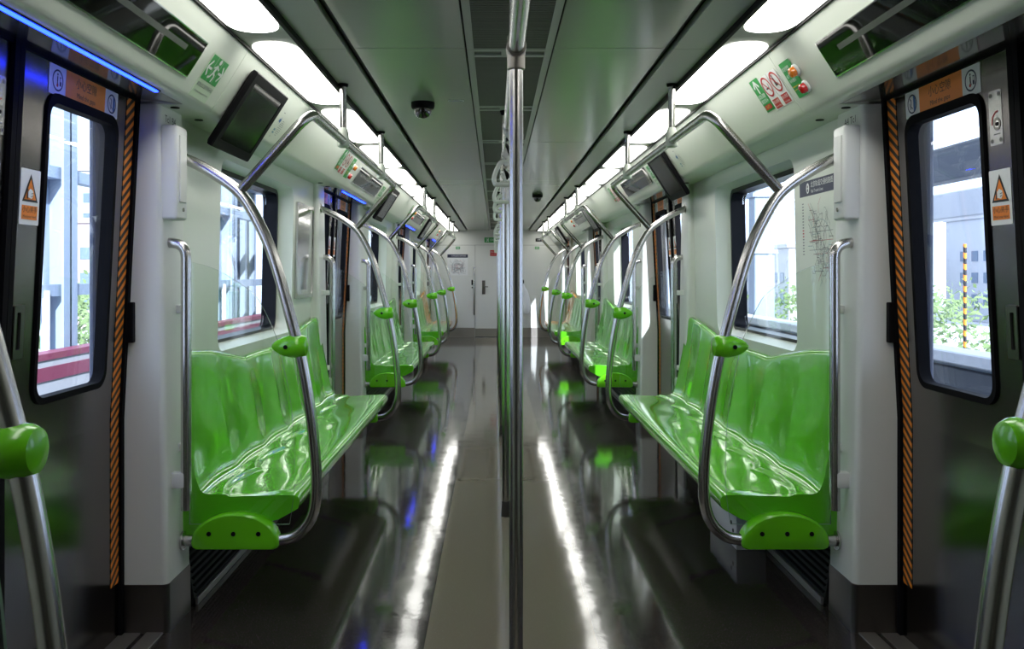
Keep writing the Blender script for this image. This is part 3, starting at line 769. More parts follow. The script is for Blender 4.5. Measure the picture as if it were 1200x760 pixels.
def make_strap(y, tilt):
    r = empty('strap_handle', (0, y, 1.832)); sway = 0.007
    def R(p):    # swing round the rail
        a = math.radians(tilt); x, z = p[0], p[2] - 1.832
        return (p[0] + sway * z / 0.2, y + (p[1] - y) * math.cos(a) - z * math.sin(a), 1.832 + (p[1] - y) * math.sin(a) + z * math.cos(a))
    sq = crom([(-0.022, 0, 1.690), (0.022, 0, 1.690), (0.037, 0, 1.672), (0.051, 0, 1.632), (0.048, 0, 1.608), (0.036, 0, 1.600), (-0.036, 0, 1.600), (-0.048, 0, 1.608), (-0.051, 0, 1.632), (-0.037, 0, 1.672)], 5, True)
    MB().tube([R((p.x, y, p.z)) for p in sq], 0.0095, 10, closed=True).build('grip_ring', 'strap', r)
    # webbing: two twisted tapes from the rail to the ring
    for q in (-1, 1):
        b = MB()
        def tape(u, v):
            z = 1.812 - u * 0.128; a = u * PI * 1.5 * q
            return R((0.010 * q * math.cos(u * PI * 3) + (v - .5) * 0.022 * math.cos(a), y + 0.010 * math.sin(u * PI * 3) * q + (v - .5) * 0.022 * math.sin(a), z))
        b.grid(tape, 20, 2).build('webbing', 'web' if q < 0 else 'plastic', r, recalc=False)
    b = MB().lathe([(0.0212, -0.016), (0.0245, -0.014), (0.0245, 0.014), (0.0212, 0.016)], (0, y, 1.832), 'y', 18)
    b.box(-0.014, 0.014, y - 0.014, y + 0.014, 1.792, 1.814, 0.003, 1).build('rail_clamp', 'web', r)
    b = MB(); b.box(-0.018, 0.018, y - 0.006, y + 0.006, 1.676, 1.700, 0.003, 1, Matrix.Translation((0, -(1.69 - 1.832) * math.sin(math.radians(tilt)), 0))).build('ring_loop', 'strap', r)
    return r
n = 0
for k in range(3):
    for dy, tl in ((3.50, -4), (4.30, 6), (5.04, -5), (5.75, 3)):
        tag(make_strap(dy + PER * k, tl), f'pale plastic strap handle hanging from the centre rail, {ORD[n]} from the camera', 'strap handle', 'strap handles on the centre rail'); n += 1

# ------------------------------------------------------------------ things on the sloped panels
def make_tv(s, y):
    z = 1.888; d = cant_decal(s, y, z, 0.002)
    r = empty('monitor', d.o)
    def lp(a0, b0, a1, b1, rr, n): return [d.o + d.u * a + d.v * q + d.n * n for a, q in rrect(a0, b0, a1, b1, rr, 3)]
    MB().loft([lp(-0.235, -0.155, 0.235, 0.155, 0.004, 0.0), lp(-0.247, -0.166, 0.247, 0.166, 0.005, 0.010), lp(-0.247, -0.166, 0.247, 0.166, 0.005, 0.026), lp(-0.243, -0.162, 0.243, 0.162, 0.005, 0.030), lp(-0.205, -0.128, 0.205, 0.128, 0.003, 0.030), lp(-0.205, -0.128, 0.205, 0.128, 0.003, 0.026)]).build('housing', 'plastic', r)
    MB().loft([lp(-0.204, -0.127, 0.204, 0.127, 0.003, 0.0265), lp(-0.204, -0.127, 0.204, 0.127, 0.003, 0.028)]).build('screen', 'screen', r)
    return r
def make_display(s, c):
    z = 1.947; d = cant_decal(s, c, z, 0.001); r = empty('door_display', d.o)
    def lp(a, q, n): return [d.o + d.u * x + d.v * w + d.n * n for x, w in rrect(-a, -q, a, q, 0.003, 2)]
    MB().loft([lp(0.592, 0.0665, 0.0), lp(0.592, 0.0665, 0.003), lp(0.588, 0.0625, 0.003), lp(0.588, 0.0625, 0.001)], (True, False)).build('frame', 'mirror', r)
    MB().loft([lp(0.588, 0.0625, 0.0008), lp(0.588, 0.0625, 0.0018)]).build('glass', 'disp', r)
    b = MB()
    pts = [(-0.47, 0.004), (0.47, 0.004), (0.47, 0.022), (-0.47, 0.022)]
    b.loft([[d.o + d.u * x + d.v * w + d.n * n for x, w in pts] for n in (0.0019, 0.0026)]).build('grey_bar', 'dispstrip', r)  # thin grey bar along the display glass, not emissive
    return r
def running_man(dc, a, b, k, mt='s_white', l=2):
    dc.disc(mt, a + 0.004 * k, b + 0.020 * k, 0.006 * k, l)
    dc.line(mt, [(a + 0.002 * k, b + 0.012 * k), (a - 0.003 * k, b - 0.004 * k)], 0.009 * k, l)
    dc.line(mt, [(a - 0.003 * k, b - 0.004 * k), (a + 0.009 * k, b - 0.010 * k), (a + 0.006 * k, b - 0.024 * k)], 0.005 * k, l)
    dc.line(mt, [(a - 0.003 * k, b - 0.004 * k), (a - 0.010 * k, b - 0.016 * k), (a - 0.020 * k, b - 0.018 * k)], 0.005 * k, l)
    dc.line(mt, [(a + 0.001 * k, b + 0.010 * k), (a + 0.014 * k, b + 0.004 * k)], 0.004 * k, l).line(mt, [(a + 0.001 * k, b + 0.010 * k), (a - 0.012 * k, b + 0.004 * k)], 0.004 * k, l)
def exit_sticker(s, y, name='exit_sticker'):
    d = cant_decal(s, y, 1.925)
    d.plate('s_clear', -0.083, -0.085, 0.083, 0.083, 0.003).rect('s_green', -0.078, -0.016, 0.078, 0.078, 1)
    d.rect('s_clear', -0.028, -0.016, -0.026, 0.078, 2).rect('s_clear', 0.026, -0.016, 0.028, 0.078, 2)
    running_man(d, 0, 0.031, 1.75)
    for q in (-1, 1):
        d.line('s_white', [(q * 0.034, 0.030), (q * 0.072, 0.030)], 0.009).line('s_white', [(q * 0.052, 0.058), (q * 0.074, 0.030), (q * 0.052, 0.002)], 0.009)
    d.text('s_navy', '紧急出口由司机开启', 0, -0.036, 0.0172, 2).text('s_navy', 'Emergency exit opened by driver', 0, -0.060, 0.0098, 2)
    return d.build(name)
def evac_strip(s, y):
    d = cant_decal(s, y, 1.963)
    d.plate('s_green', -0.048, -0.071, 0.048, 0.073, 0.002)
    d.line('s_white', [(0.0, 0.010), (0.0, 0.062)], 0.011).line('s_white', [(-0.028, 0.036), (0.0, 0.066), (0.028, 0.036)], 0.011)
    d.text('s_white', '紧急疏散', 0.0, -0.004, 0.020, 2).text('s_white', '请走车头', 0.0, -0.026, 0.020, 2).rect('s_red', -0.036, -0.062, 0.036, -0.042, 2).text('s_yellow', 'EXIT', 0.0, -0.0525, 0.018, 3)
    return d.build('evacuation_sign')
def ban_sign(s, y, kind):
    d = cant_decal(s, y, 1.955)
    d.plate('s_white', -0.047, -0.072, 0.047, 0.072, 0.003)
    d.ring('s_red', 0, 0.026, 0.035, 0.043, 2)
    if kind == 0:
        d.poly('s_black', [(-0.016, 0.010), (0.018, 0.010), (0.012, 0.020), (0.004, 0.022), (-0.004, 0.048), (-0.012, 0.046)], 2).disc('s_black', -0.008, 0.053, 0.005, 2)
    else:
        d.line('s_black', [(-0.018, 0.020), (0.014, 0.020)], 0.006).line('s_black', [(0.014, 0.022), (0.020, 0.040)], 0.003)
    d.line('s_red', [(-0.027, 0.053), (0.027, -0.001)], 0.006, 3)
    d.rect('s_red', -0.034, -0.068, 0.034, -0.028, 1).text('s_white', '禁止倚靠' if kind == 0 else '禁止吸烟', 0, -0.041, 0.0155, 2).text('s_white', 'No leaning' if kind == 0 else 'No smoking', 0, -0.059, 0.0105, 2)
    return d.build('prohibition_sign')
def call_buttons(s, y):
    z = 1.952; d = cant_decal(s, y, z); r = empty('call_button_panel', d.o)
    f = 1
    d.plate('s_green', -0.052, -0.072, 0.050, 0.074, 0.002)
    d.text('s_white', '紧急报警', -0.012, 0.046, 0.017, 2).text('s_white', '按下按钮', -0.012, 0.016, 0.015, 2).text('s_white', '等待通话', -0.012, -0.004, 0.015, 2).rect('s_yellow', -0.044, -0.028, 0.02, -0.024, 2).rect('s_yellow', -0.044, -0.040, 0.02, -0.037, 2)
    d.build('label_plate', r)
    for zz, mt in ((0.022, 'btn_o'), (-0.046, 'btn_r')):
        o = d.o + d.u * (0.062 * f) + d.v * zz
        rot = Matrix.Translation(o) @ d.n.to_track_quat('Z', 'Y').to_matrix().to_4x4()
        def L(prof, seg=18):
            b = MB(); b.lathe(prof, (0, 0, 0), 'z', seg); b.v = [(rot @ Vector(v))[:] for v in b.v]; return b
        bz = L([(0.024, 0.0), (0.024, 0.006), (0.020, 0.009), (0.001, 0.009)]).build('bezel', 'white', r)
        L([(0.0185, 0.008), (0.0185, 0.022), (0.015, 0.027), (0.001, 0.029)]).build('button', mt, r)
    return r
def speaker_grille(s, y):
    d = cant_decal(s, y, 1.925); b = d
    for i in range(7):
        for j in range(9):
            if abs(i - 3) + abs(j - 4) < 6: d.disc('s_black', (i - 3) * 0.009 + 0.05, (j - 4) * 0.009 - 0.01, 0.0022, 0, n=8)
    d.poly('s_blue', [(-0.022, 0.030), (-0.004, 0.030), (-0.004, 0.042), (0.010, 0.022), (-0.004, 0.004), (-0.004, 0.014), (-0.022, 0.014)], 1)
    d.rect('s_grey', -0.016, 0.060, 0.006, 0.064, 1).rect('s_cyan', -0.022, -0.020, 0.004, -0.030, 1).rect('s_cyan', -0.022, -0.036, 0.004, -0.044, 1).rect('s_grey', -0.020, -0.060, -0.012, -0.064, 1)
    return d.build('speaker_grille')
WH = ['nearest', 'second', 'farthest']
for s in (-1, 1):
    for k, c in enumerate(BENCHC):
        off = PER * k; m = -s
        ty = c - 0.955 if s < 0 else c + 1.13
        tag(make_tv(s, ty), f'black framed monitor tilted on the {SN[s]} sloped panel above the {ORD[k]} {SN[s]} bench', 'monitor', 'monitors on the sloped panels')
        ey = 3.045 + off if s < 0 else c + 1.13 + 0.40
        tag(exit_sticker(s, ey), f'green emergency exit sticker beside the monitor above the {ORD[k]} {SN[s]} bench', 'sticker', 'green exit stickers on the sloped panels')
        gy = c - 0.955 + 0.42 if s < 0 else c + 1.13 - 0.42
        if k < 2: tag(speaker_grille(s, gy), f'blue arrow sticker and speaker holes on sloped panel by the {ORD[k]} {SN[s]} monitor', 'sticker', 'arrow stickers by the monitors')
        if s > 0: ys = (3.53, 3.43, 3.33, 3.175)
        else: ys = (5.53, 5.63, 5.73, 5.885)
        if k < 2:
            tag(evac_strip(s, ys[0] + off), f'narrow green arrow sign on the sloped panel above the {ORD[k]} {SN[s]} bench', 'sign', 'green arrow signs')
            tag(ban_sign(s, ys[1] + off, 1), f'round red no-smoking sign beside the green arrow sign, {ORD[k]} {SN[s]} bench', 'sign', 'round red prohibition signs')
            tag(ban_sign(s, ys[2] + off, 0), f'round red prohibition sign next to the call buttons, {ORD[k]} {SN[s]} bench', 'sign', 'round red prohibition signs')
        tag(call_buttons(s, ys[3] + off), f'green plate with amber and red call buttons above the {ORD[k]} {SN[s]} bench', 'call buttons', 'call button plates')
    for k, c in enumerate(DOORC):
        tag(make_display(s, c), f'long dark glass display on the sloped panel above the {ORD[k]} {SN[s]} door', 'display', 'dark displays above the doors')

# white boxes on the pillars nearest the camera and behind
def wall_box(s, y0, y1, k):
    r = empty('wall_box', (s * 1.2, (y0 + y1) / 2, 1.44))
    MB().box(s * 1.162, s * 1.222, y0, y1, 1.438, 1.768, 0.010, 3).build('cover', 'white', r)
    b = MB().box(s * 1.158, s * 1.163, y0 + 0.02, y1 - 0.02, 1.50, 1.735, 0.002, 1); b.build('lid', 'white', r)
    MB().lathe([(0.007, -0.002), (0.007, 0.002)], (s * 1.1605, y1 - 0.045, 1.475), 'x', 12).build('lock', 'sill', r)
    return tag(r, f'white plastic box with a small lock high on the pillar of the nearest {SN[s]} door', 'box', 'white boxes on the pillars')
for s in (-1, 1): wall_box(s, 3.062, 3.166, 0)

# map poster right, polished frame left
def rail_map(dc, w, h, seed, ink=0.0022):
    rnd = random.Random(seed)
    cols = ['s_black', 's_grey', 's_cyan', 's_black', 's_red', 's_grey', 's_grey']
    for i in range(60):
        x, y = rnd.uniform(-.35, .35) * w, rnd.uniform(-.35, .35) * h; pts = [(x, y)]; a = rnd.choice([0, 1, 2, 3]) * PI / 2
        for j in range(rnd.randint(3, 6)):
            L = rnd.uniform(.04, .14) * w; x += L * math.cos(a); y += L * math.sin(a)
            if abs(x) > w * .5 or abs(y) > h * .5: break
            pts.append((x, y)); a += rnd.choice([-1, 0, 1]) * PI / 4
        c = cols[i % 7]; dc.line(c, pts, ink, 1)
        for (x0, y0), (x1, y1) in zip(pts, pts[1:]):
            n = max(1, int(math.hypot(x1 - x0, y1 - y0) / 0.022))
            for q in range(n): dc.rect('s_grey', x0 + (x1 - x0) * q / n - ink, y0 + (y1 - y0) * q / n - ink, x0 + (x1 - x0) * q / n + ink, y0 + (y1 - y0) * q / n + ink, 2)
    for fr in (-.08, .02, .12): dc.line('s_red' if fr == .02 else 's_grey', [(-.45 * w, fr * h), (.45 * w, fr * h)], ink, 1)
    dc.ring('s_grey', 0, .05 * h, .20 * w, .20 * w + ink, 1, k=.8).ring('s_cyan', 0, .05 * h, .32 * w, .32 * w + ink, 1, k=.8)
zc = 1.43
dc = Decal((XW(zc), 3.535, zc), (0, -1, 0), ((XW(1.6) - XW(1.2)) / 0.4, 0, 1))
dc.plate('s_clear', -0.235, -0.235, 0.235, 0.215, 0.004); dc.b.v = []; dc.b.f = []; dc.b.mi = []
dc.plate('wall', -0.235, -0.235, 0.235, 0.215, 0.004).rect('s_navy', -0.232, 0.142, 0.232, 0.206, 1)
dc.disc('s_white', -0.135, 0.174, 0.017, 2, 0.022).disc('s_navy', -0.135, 0.180, 0.006, 3).disc('s_navy', -0.135, 0.165, 0.007, 3)
dc.text('s_white', '北京轨道交通线路图', 0.02, 0.184, 0.027, 2).text('s_white', 'Rail Transit Lines', -0.03, 0.158, 0.019, 2)
d2 = Decal(dc.o + dc.u * 0.0 + dc.v * -0.055, dc.u, dc.v); rail_map(d2, 0.29, 0.37, 3, 0.0016)
for i in range(18): d2.rect('s_red' if i in (9, 10, 11) else 's_grey', -0.205, 0.165 - i * 0.0125, -0.188, 0.170 - i * 0.0125, 1)
off = len(dc.b.v)
for f, mi in zip(d2.b.f, d2.b.mi): dc.b.m(d2.b.mats[mi]); dc.b.f.append([i + off for i in f]); dc.b.mi.append(dc.b.cur)
dc.b.v += d2.b.v
tag(dc.build('route_map'), 'rail route map with navy title bar on the right wall before the window', 'map')

r = empty('poster_frame', (-1.255, 5.545, 1.09))
def PF(t, z, off): return (-(XW(z) - off), t, z)
def pl(t0, z0, t1, z1, off): return [PF(a, q, off) for a, q in rrect(t0, z0, t1, z1, 0.01, 3)]
MB().loft([pl(5.28, 1.095, 5.77, 1.68, 0.0), pl(5.28, 1.095, 5.77, 1.68, 0.014), pl(5.305, 1.12, 5.745, 1.655, 0.014), pl(5.305, 1.12, 5.745, 1.655, 0.008)], (True, False)).build('frame', 'steel', r)
MB().loft([pl(5.305, 1.12, 5.745, 1.655, 0.006), pl(5.305, 1.12, 5.745, 1.655, 0.0095)]).build('plate', 'mirror', r)
tag(r, 'polished metal poster frame on the left wall beyond the first window', 'frame')

# dome cameras and ceiling label
for x, y, lab in ((-0.41, 4.33, 'black dome camera on the left ceiling panel, nearer one'), (0.40, 9.4, 'black dome camera on the right ceiling panel, farther one')):
    r = empty('dome_camera', (x, y, 2.09))
    MB().lathe([(0.058, 2.091), (0.058, 2.070), (0.054, 2.060), (0.045, 2.056)], (x, y, 0), 'z', 28).build('base', 'plastic', r)
    MB().lathe([(0.044, 2.058), (0.043, 2.045), (0.038, 2.030), (0.028, 2.019), (0.014, 2.013), (0.001, 2.0115)], (x, y, 0), 'z', 24).build('dome', 'dome', r)
    tag(r, lab, 'camera', 'dome cameras on the ceiling')
d = Decal((-0.245, 4.28, 2.09), (1, 0, 0), (0, -1, 0)); d.u = Vector((1, 0, 0)); d.v = Vector((0, 1, 0)); d.n = Vector((0, 0, -1))
d.plate('s_white', -0.038, -0.016, 0.038, 0.016, 0.002).rect('ceil', -0.034, -0.012, 0.034, 0.012, 1).text('s_blue', '监控区域', 0, 0, 0.016, 2)
tag(d.build('ceiling_label'), 'small printed label on the ceiling beside the nearer dome camera', 'label')

# ------------------------------------------------------------------ far end wall with cab door
b = MB().m('pillar')
b.box(-1.42, -0.447, YEND, YEND + 0.06, 0.0, 2.13); b.box(0.447, 1.42, YEND, YEND + 0.06, 0.0, 2.13); b.box(-0.447, 0.447, YEND, YEND + 0.06, 1.806, 2.13)
b.m('dark').box(-1.42, 1.42, YEND + 0.06, YEND + 0.10, -0.06, 2.13)
ew = struct(b.build('wall_far', None), 'white end wall of the car with the cab door')
MB().box(-1.27, -0.45, YEND - 0.004, YEND, 0.0, 0.185).box(0.45, 1.27, YEND - 0.004, YEND, 0.0, 0.185).build('kick_plate', 'sill', ew)
MB().box(-0.88, -0.876, YEND - 0.001, YEND, 1.80, 2.08).box(-1.26, -0.447, YEND - 0.001, YEND, 1.797, 1.802).box(0.447, 1.26, YEND - 0.001, YEND, 1.797, 1.802).build('joint', 'grille', ew)
cd = struct(MB().box(-0.442, 0.442, YEND + 0.002, YEND + 0.05, 0.01, 1.80, 0.003, 1).build('door_99', 'pillar'), 'white cab door in the far end wall')
MB().box(-0.44, 0.44, YEND - 0.002, YEND + 0.001, 0.012, 0.17).build('kick_plate', 'sill', cd)
b = MB().box(-0.305, -0.245, YEND - 0.010, YEND + 0.002, 0.84, 1.11, 0.003, 1); b.build('lock_plate', 'kick', cd)
MB().tube([(-0.275, YEND, 0.99), (-0.275, YEND - 0.05, 0.99), (-0.19, YEND - 0.055, 0.985)], 0.011, 10).build('lever', 'steel', cd)
# cabinet side: long pull and latch
r = empty('long_pull', (-0.462, YEND, 0.43)); MB().box(-0.474, -0.450, YEND - 0.035, YEND - 0.004, 0.43, 1.37, 0.006, 2).build('grip', 'steel', r)
MB().box(-0.470, -0.454, YEND - 0.01, YEND, 0.48, 0.52).box(-0.470, -0.454, YEND - 0.01, YEND, 1.28, 1.32).build('standoff', 'steel', r)
tag(r, 'long upright steel pull on the far end wall left of the cab door', 'handle')
r = empty('cabinet_latch', (-0.50, YEND, 1.07)); MB().box(-0.515, -0.485, YEND - 0.012, YEND, 1.02, 1.12, 0.003, 1).build('body', 'plastic', r); MB().lathe([(0.014, -0.006), (0.014, 0.0)], (-0.497, YEND, 0.97), 'y', 12).build('keyhole', 'plastic', r)
tag(r, 'small black latch left of the long pull on the far end wall', 'latch')
r = empty('cabinet_latch', (0.50, YEND, 1.07)); MB().box(0.485, 0.515, YEND - 0.014, YEND, 1.03, 1.12, 0.003, 1).build('body', 'plastic', r); MB().lathe([(0.012, -0.040), (0.012, -0.010)], (0.50, YEND, 1.06), 'y', 12).build('knob', 'plastic', r)
tag(r, 'small black latch on the far end wall right of the cab door', 'latch')
b = MB(); rnd = random.Random(4); loops = []
for q, (w_, z) in enumerate([(0.012, 1.05), (0.016, 0.98), (0.045, 0.92), (0.070, 0.82), (0.085, 0.70), (0.088, 0.58), (0.075, 0.49), (0.03, 0.46)]):
    loops.append([(0.545 - 0.045 * (1 - min(q, 3) / 3) + w_ * math.cos(a) * rnd.uniform(.88, 1.12), YEND - 0.045 + min(0.036, w_ * .5) * math.sin(a) * rnd.uniform(.85, 1.05), z) for a in [k * PI / 10 for k in range(20)]])
tag(b.loft(loops).build('plastic_bag', 'bag'), 'white plastic bag hanging from the latch on the far end wall', 'bag')
def end_decal(x, z, y=YEND): return Decal((x, y - 0.0005, z), (1, 0, 0), (0, 0, 1))
d = end_decal(-0.785, 1.40); d.plate('s_white', -0.20, -0.19, 0.20, 0.22, 0.004).rect('s_navy', -0.20, 0.155, 0.20, 0.22, 1).text('s_white', '北京轨道交通线路图', 0.02, 0.188, 0.032, 2)
d2 = Decal(d.o + d.v * -0.02, d.u, d.v); rail_map(d2, 0.34, 0.30, 5, 0.003)
off = len(d.b.v)
for f, mi in zip(d2.b.f, d2.b.mi): d.b.m(d2.b.mats[mi]); d.b.f.append([i + off for i in f]); d.b.mi.append(d.b.cur)
d.b.v += d2.b.v
tag(d.build('route_map'), 'rail route map with navy title on the far end wall', 'map')
d = end_decal(-0.78, 1.745); d.plate('s_green', -0.042, -0.026, 0.042, 0.026, 0.003).rect('s_white', -0.03, -0.012, 0.03, -0.004, 1).rect('s_white', -0.03, 0.004, 0.03, 0.012, 1)
tag(d.build('green_label'), 'small green label above the far end route map', 'label')
d = end_decal(0.77, 1.745); d.plate('s_green', -0.042, -0.026, 0.042, 0.026, 0.003).rect('s_white', -0.03, -0.012, 0.03, -0.004, 1).rect('s_white', -0.03, 0.004, 0.03, 0.012, 1)
tag(d.build('green_label'), 'small green label on the far end wall right of the poles', 'label')
d = end_decal(-0.13, 1.90); d.plate('s_green', -0.13, -0.05, 0.13, 0.05, 0.004); running_man(d, -0.06, 0.0, 1.6); d.rect('s_white', -0.095, -0.042, -0.088, 0.042, 2).text('s_white', 'EXIT', 0.045, 0, 0.06, 2)
tag(d.build('exit_sign'), 'green exit sign with running figure above the cab door', 'sign')
d = end_decal(-0.085, 1.645, YEND + 0.002); d.plate('s_red', -0.065, -0.057, 0.065, 0.057, 0.004).text('s_white', '闲人免进', 0, 0.018, 0.028, 2).text('s_white', 'No entry', 0, -0.022, 0.024, 2)
tag(d.build('no_entry_sign'), 'red square sign on the upper cab door', 'sign')
d = end_decal(0.80, 1.90); d.plate('plastic', -0.06, -0.033, 0.06, 0.033, 0.004)
d.text('s_white', '1号', 0, 0, 0.045, 1)
tag(d.build('number_display'), 'small black display high on the far end wall, right side', 'display')
# wall behind the camera
struct(MB().box(-1.42, 1.42, YBACK - 0.06, YBACK, 0, 2.13).build('wall_near', 'grille'), 'end of the car behind the camera')

# ------------------------------------------------------------------ outside: station and town
struct(MB().box(-90, 90, -60, 110, -3.2, -3.0).build('ground_outside', 'e_ground'), 'pale ground outside the train')
def box_thing(name, mt, label, cat, group, *bx, bev=0.0):
    b = MB()
    for q in bx: b.box(*q, bev, 1) if bev else b.box(*q)
    return tag(b.build(name, mt), label, cat, group)
# left: glazed screen with steel columns, maroon banded parapet
for k in range(7):
    y = 2.55 + 2.15 * k
    b = MB(); X = -3.45
    b.box(X - 0.09, X + 0.09, y - 0.012, y + 0.012, -3, 4.6); b.box(X - 0.09, X - 0.07, y - 0.11, y + 0.11, -3, 4.6); b.box(X + 0.07, X + 0.09, y - 0.11, y + 0.11, -3, 4.6)
    tag(b.build('outside_column', 'e_steel'), f'blue grey steel column outside the left windows, {ORD[k]} along the platform', 'column', 'steel columns outside on the left')
for z, lab in ((1.12, 'lower'), (2.02, 'upper')):
    box_thing('outside_rail', 'e_steel', f'{lab} blue grey cross rail between the columns outside on the left', 'beam', None, (-3.50, -3.40, 0, 17, z - 0.045, z + 0.045))
r = empty('outside_parapet', (-3.2, 8, -3))
MB().box(-3.30, -3.18, 0, 17, -3, 0.50).build('wall', 'e_white', r)
MB().box(-3.31, -3.17, 0, 17, 0.50, 0.595).build('lower_band', 'e_maroon', r); MB().box(-3.30, -3.18, 0, 17, 0.595, 0.645).build('white_band', 'e_white', r); MB().box(-3.31, -3.17, 0, 17, 0.645, 0.69).build('upper_band', 'e_maroon', r)
tag(r, 'white parapet with maroon bands outside the left door', 'parapet')
for k in range(4):
    y = 6.55 + 2.15 * k
    b = MB(); b.tube([(-3.4, y, -3.0), (-3.4, y, 1.12)], 0.028, 10)
    tag(b.build('outside_post', 'e_pale'), f'thin pale post on the left parapet, {ORD[k]} from the camera', 'post', 'thin posts on the left parapet')
# right: girders, columns and a low rail
for z0, z1, x, mt, lab in ((1.66, 1.86, 3.35, 'e_pale', 'pale box girder outside the right door window'), (2.0, 2.28, 3.6, 'e_dark', 'dark canopy girder outside above the pale one')):
    box_thing('outside_girder', mt, lab, 'beam', None, (x, x + 0.16, 0, 8.4 if z0 > 1 else 18, z0, z1), bev=0.01)
r = empty('outside_parapet', (3.3, 9, -3))
MB().box(3.26, 3.42, 0, 18, -3, 0.57, 0.01, 1).build('wall', 'e_dark', r); MB().box(3.22, 3.46, 0, 18, 0.60, 0.69, 0.01, 1).build('coping', 'e_pale', r); MB().box(3.30, 3.38, 0, 18, 0.57, 0.60).build('spacer', 'e_steel', r)
tag(r, 'dark parapet with pale coping outside the right windows', 'parapet')
for k, y in enumerate((8.8, 12.25, 19.5)):
    b = MB(); b.box(3.52, 3.80, y - 0.14, y + 0.14, -3, 4.28, 0.01, 1); b.box(3.49, 3.84, y - 0.17, y + 0.17, 1.52, 1.58).box(3.49, 3.84, y - 0.17, y + 0.17, 2.3, 2.36)
    tag(b.build('outside_column', 'e_steel'), f'blue grey column outside the right windows, {ORD[k]} along the track', 'column', 'steel columns outside on the right')
box_thing('outside_sun_blocker', 'e_dark', 'unseen canopy slab added to keep the sun off the nearest right door', 'canopy', None, (1.9, 9, -14, 0.2, 4.3, 4.5))  # unseen slab, added to block the sun from the near right door
r = empty('outside_dark_block', (-4.6, 13, -3))  # added dark block, standing for dark structure and reflections in the window
MB().box(-5.4, -3.9, 12.3, 13.8, -3, 2.5, 0.02, 1).build('wall', 'e_dark', r)
MB().box(-5.6, -3.7, 12.1, 14.0, 2.5, 2.66, 0.02, 1).build('roof', 'e_steel', r)
for yy in (12.3, 12.8, 13.3, 13.8): MB().box(-3.9, -3.82, yy - 0.05, yy + 0.05, -3, 2.5).build('mullion', 'e_steel', r)
tag(r, 'dark blue block added outside the first left bench window, partly for dark reflections', 'shelter')
b = MB(); b.tube([(5.88, 11.1, -3.0), (5.88, 11.1, 1.62)], 0.020, 12)
tag(b.build('outside_hazard_post', 'e_yb'), 'yellow and black striped post outside the right door window', 'post')
# town: buildings with window grids
def building(x0, x1, y0, y1, h, mt, lab, face):
    r = empty('outside_building', ((x0 + x1) / 2, (y0 + y1) / 2, -3))
    MB().box(x0, x1, y0, y1, -3, h, 0.05, 1).build('wall', mt, r)
    MB().box(x0 - .2, x1 + .2, y0 - .2, y1 + .2, h, h + 0.4, 0.05, 1).build('roof_edge', mt, r)
    xf = x1 if face > 0 else x0; n = 0
    z = -1.5
    b = MB()
    while z < h - 2:
        y = y0 + 1.2
        while y < y1 - 2:
            b.box(xf - 0.05, xf + 0.06, y, y + 1.0, z, z + 0.9); y += 1.9
        y = min(x0, x1) + 1.0
        while y < max(x0, x1) - 2:
            b.box(y, y + 1.0, y0 - 0.06, y0 + 0.05, z, z + 0.9); y += 1.9
        z += 1.9
    b.build('window_panes', 'e_glass', r)
    tag(r, lab, 'building', 'buildings beyond the track')
building(-62, -48, 60, 78, 16, 'e_white', 'tall pale block far beyond the left door window', 1)
building(-48, -36, 84, 104, 11, 'e_white', 'lower white block far beyond the left windows', 1)
building(-36, -26, 66, 80, 5, 'e_beige', 'low pinkish block far beyond the left bench window', 1)
building(42, 54, 62, 82, 6, 'e_white', 'white block with windows far beyond the right door window', -1)
building(56, 70, 86, 106, 9, 'e_beige', 'pinkish block behind the white one on the right', -1)
building(26, 36, 78, 96, 3.5, 'e_white', 'low white block far beyond the right bench window', -1)
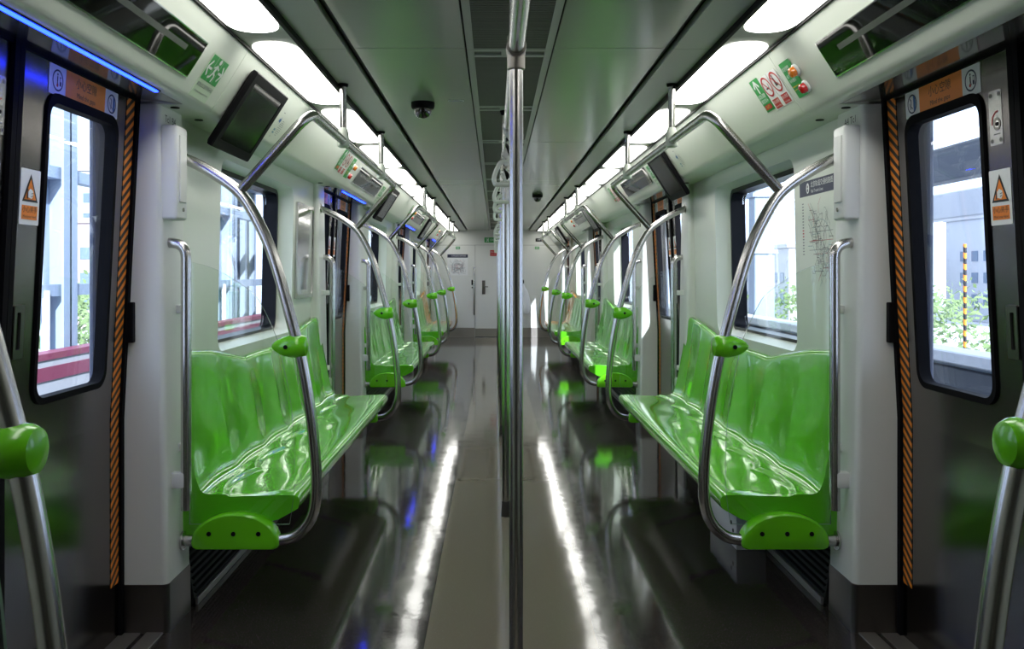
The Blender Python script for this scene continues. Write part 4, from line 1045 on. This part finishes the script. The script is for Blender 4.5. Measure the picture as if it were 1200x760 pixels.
def hedge(x0, x1, y0, y1, h, lab, seed, n):
    rnd = random.Random(seed); b = MB()
    for i in range(n):
        cx, cy, cz = rnd.uniform(x0, x1), rnd.uniform(y0, y1), -3 + rnd.uniform(0, 1) ** .6 * (h + 3) - rnd.uniform(0, .35)
        for q in range(28):
            p = Vector((cx + rnd.gauss(0, .35), cy + rnd.gauss(0, .45), cz + rnd.gauss(0, .22)))
            a = Vector((rnd.uniform(-1, 1), rnd.uniform(-1, 1), rnd.uniform(-1, 1))).normalized(); w = a.orthogonal().normalized(); k = rnd.uniform(.07, .14)
            b.quad(p - a * k, p + w * k * .5, p + a * k, p - w * k * .5)
    return tag(b.build('outside_hedge', 'e_leaf', recalc=False), lab, 'hedge')
hedge(-14, -10, 10, 34, 0.9, 'leafy green hedge beyond the left parapet', 1, 330)
hedge(11, 15, 12, 40, 0.75, 'leafy green hedge beyond the right windows', 2, 330)

# ------------------------------------------------------------------ light from the sky
w = bpy.data.worlds.new('sky'); SC.world = w; w.use_nodes = True
bg = w.node_tree.nodes['Background']; bg.inputs['Color'].default_value = (0.80, 0.89, 1.0, 1); bg.inputs['Strength'].default_value = 3.4
sl = bpy.data.lights.new('sun', 'SUN'); sl.energy = 16.0; sl.angle = math.radians(0.6); sl.color = (1.0, 0.95, 0.88)
so = bpy.data.objects.new('sun', sl); COL.objects.link(so); so.location = (6, -6, 8)
so.rotation_euler = Vector((-0.35, 1.0, -0.56)).to_track_quat('-Z', 'Y').to_euler()

# ------------------------------------------------------------------ camera
cam = bpy.data.cameras.new('camera'); co = bpy.data.objects.new('camera', cam); COL.objects.link(co)
co.location = (-0.055, 0.0, 1.25); co.rotation_euler = (PI / 2, 0, 0)
cam.sensor_width = 36; cam.lens = 1030 / 1200 * 36; cam.shift_x = 20 / 1200; cam.shift_y = -60 / 1200; cam.clip_start = 0.03; cam.clip_end = 400
SC.camera = co
SC.view_settings.view_transform = 'Standard'; SC.view_settings.look = 'None'; SC.view_settings.gamma = 1; SC.view_settings.exposure = 0
SC.view_settings.use_curve_mapping = False
SC.cycles.use_denoising = True
SC.cycles.max_bounces = 10; SC.cycles.diffuse_bounces = 5; SC.cycles.glossy_bounces = 5; SC.cycles.transparent_max_bounces = 24
SC.cycles.sample_clamp_indirect = 8
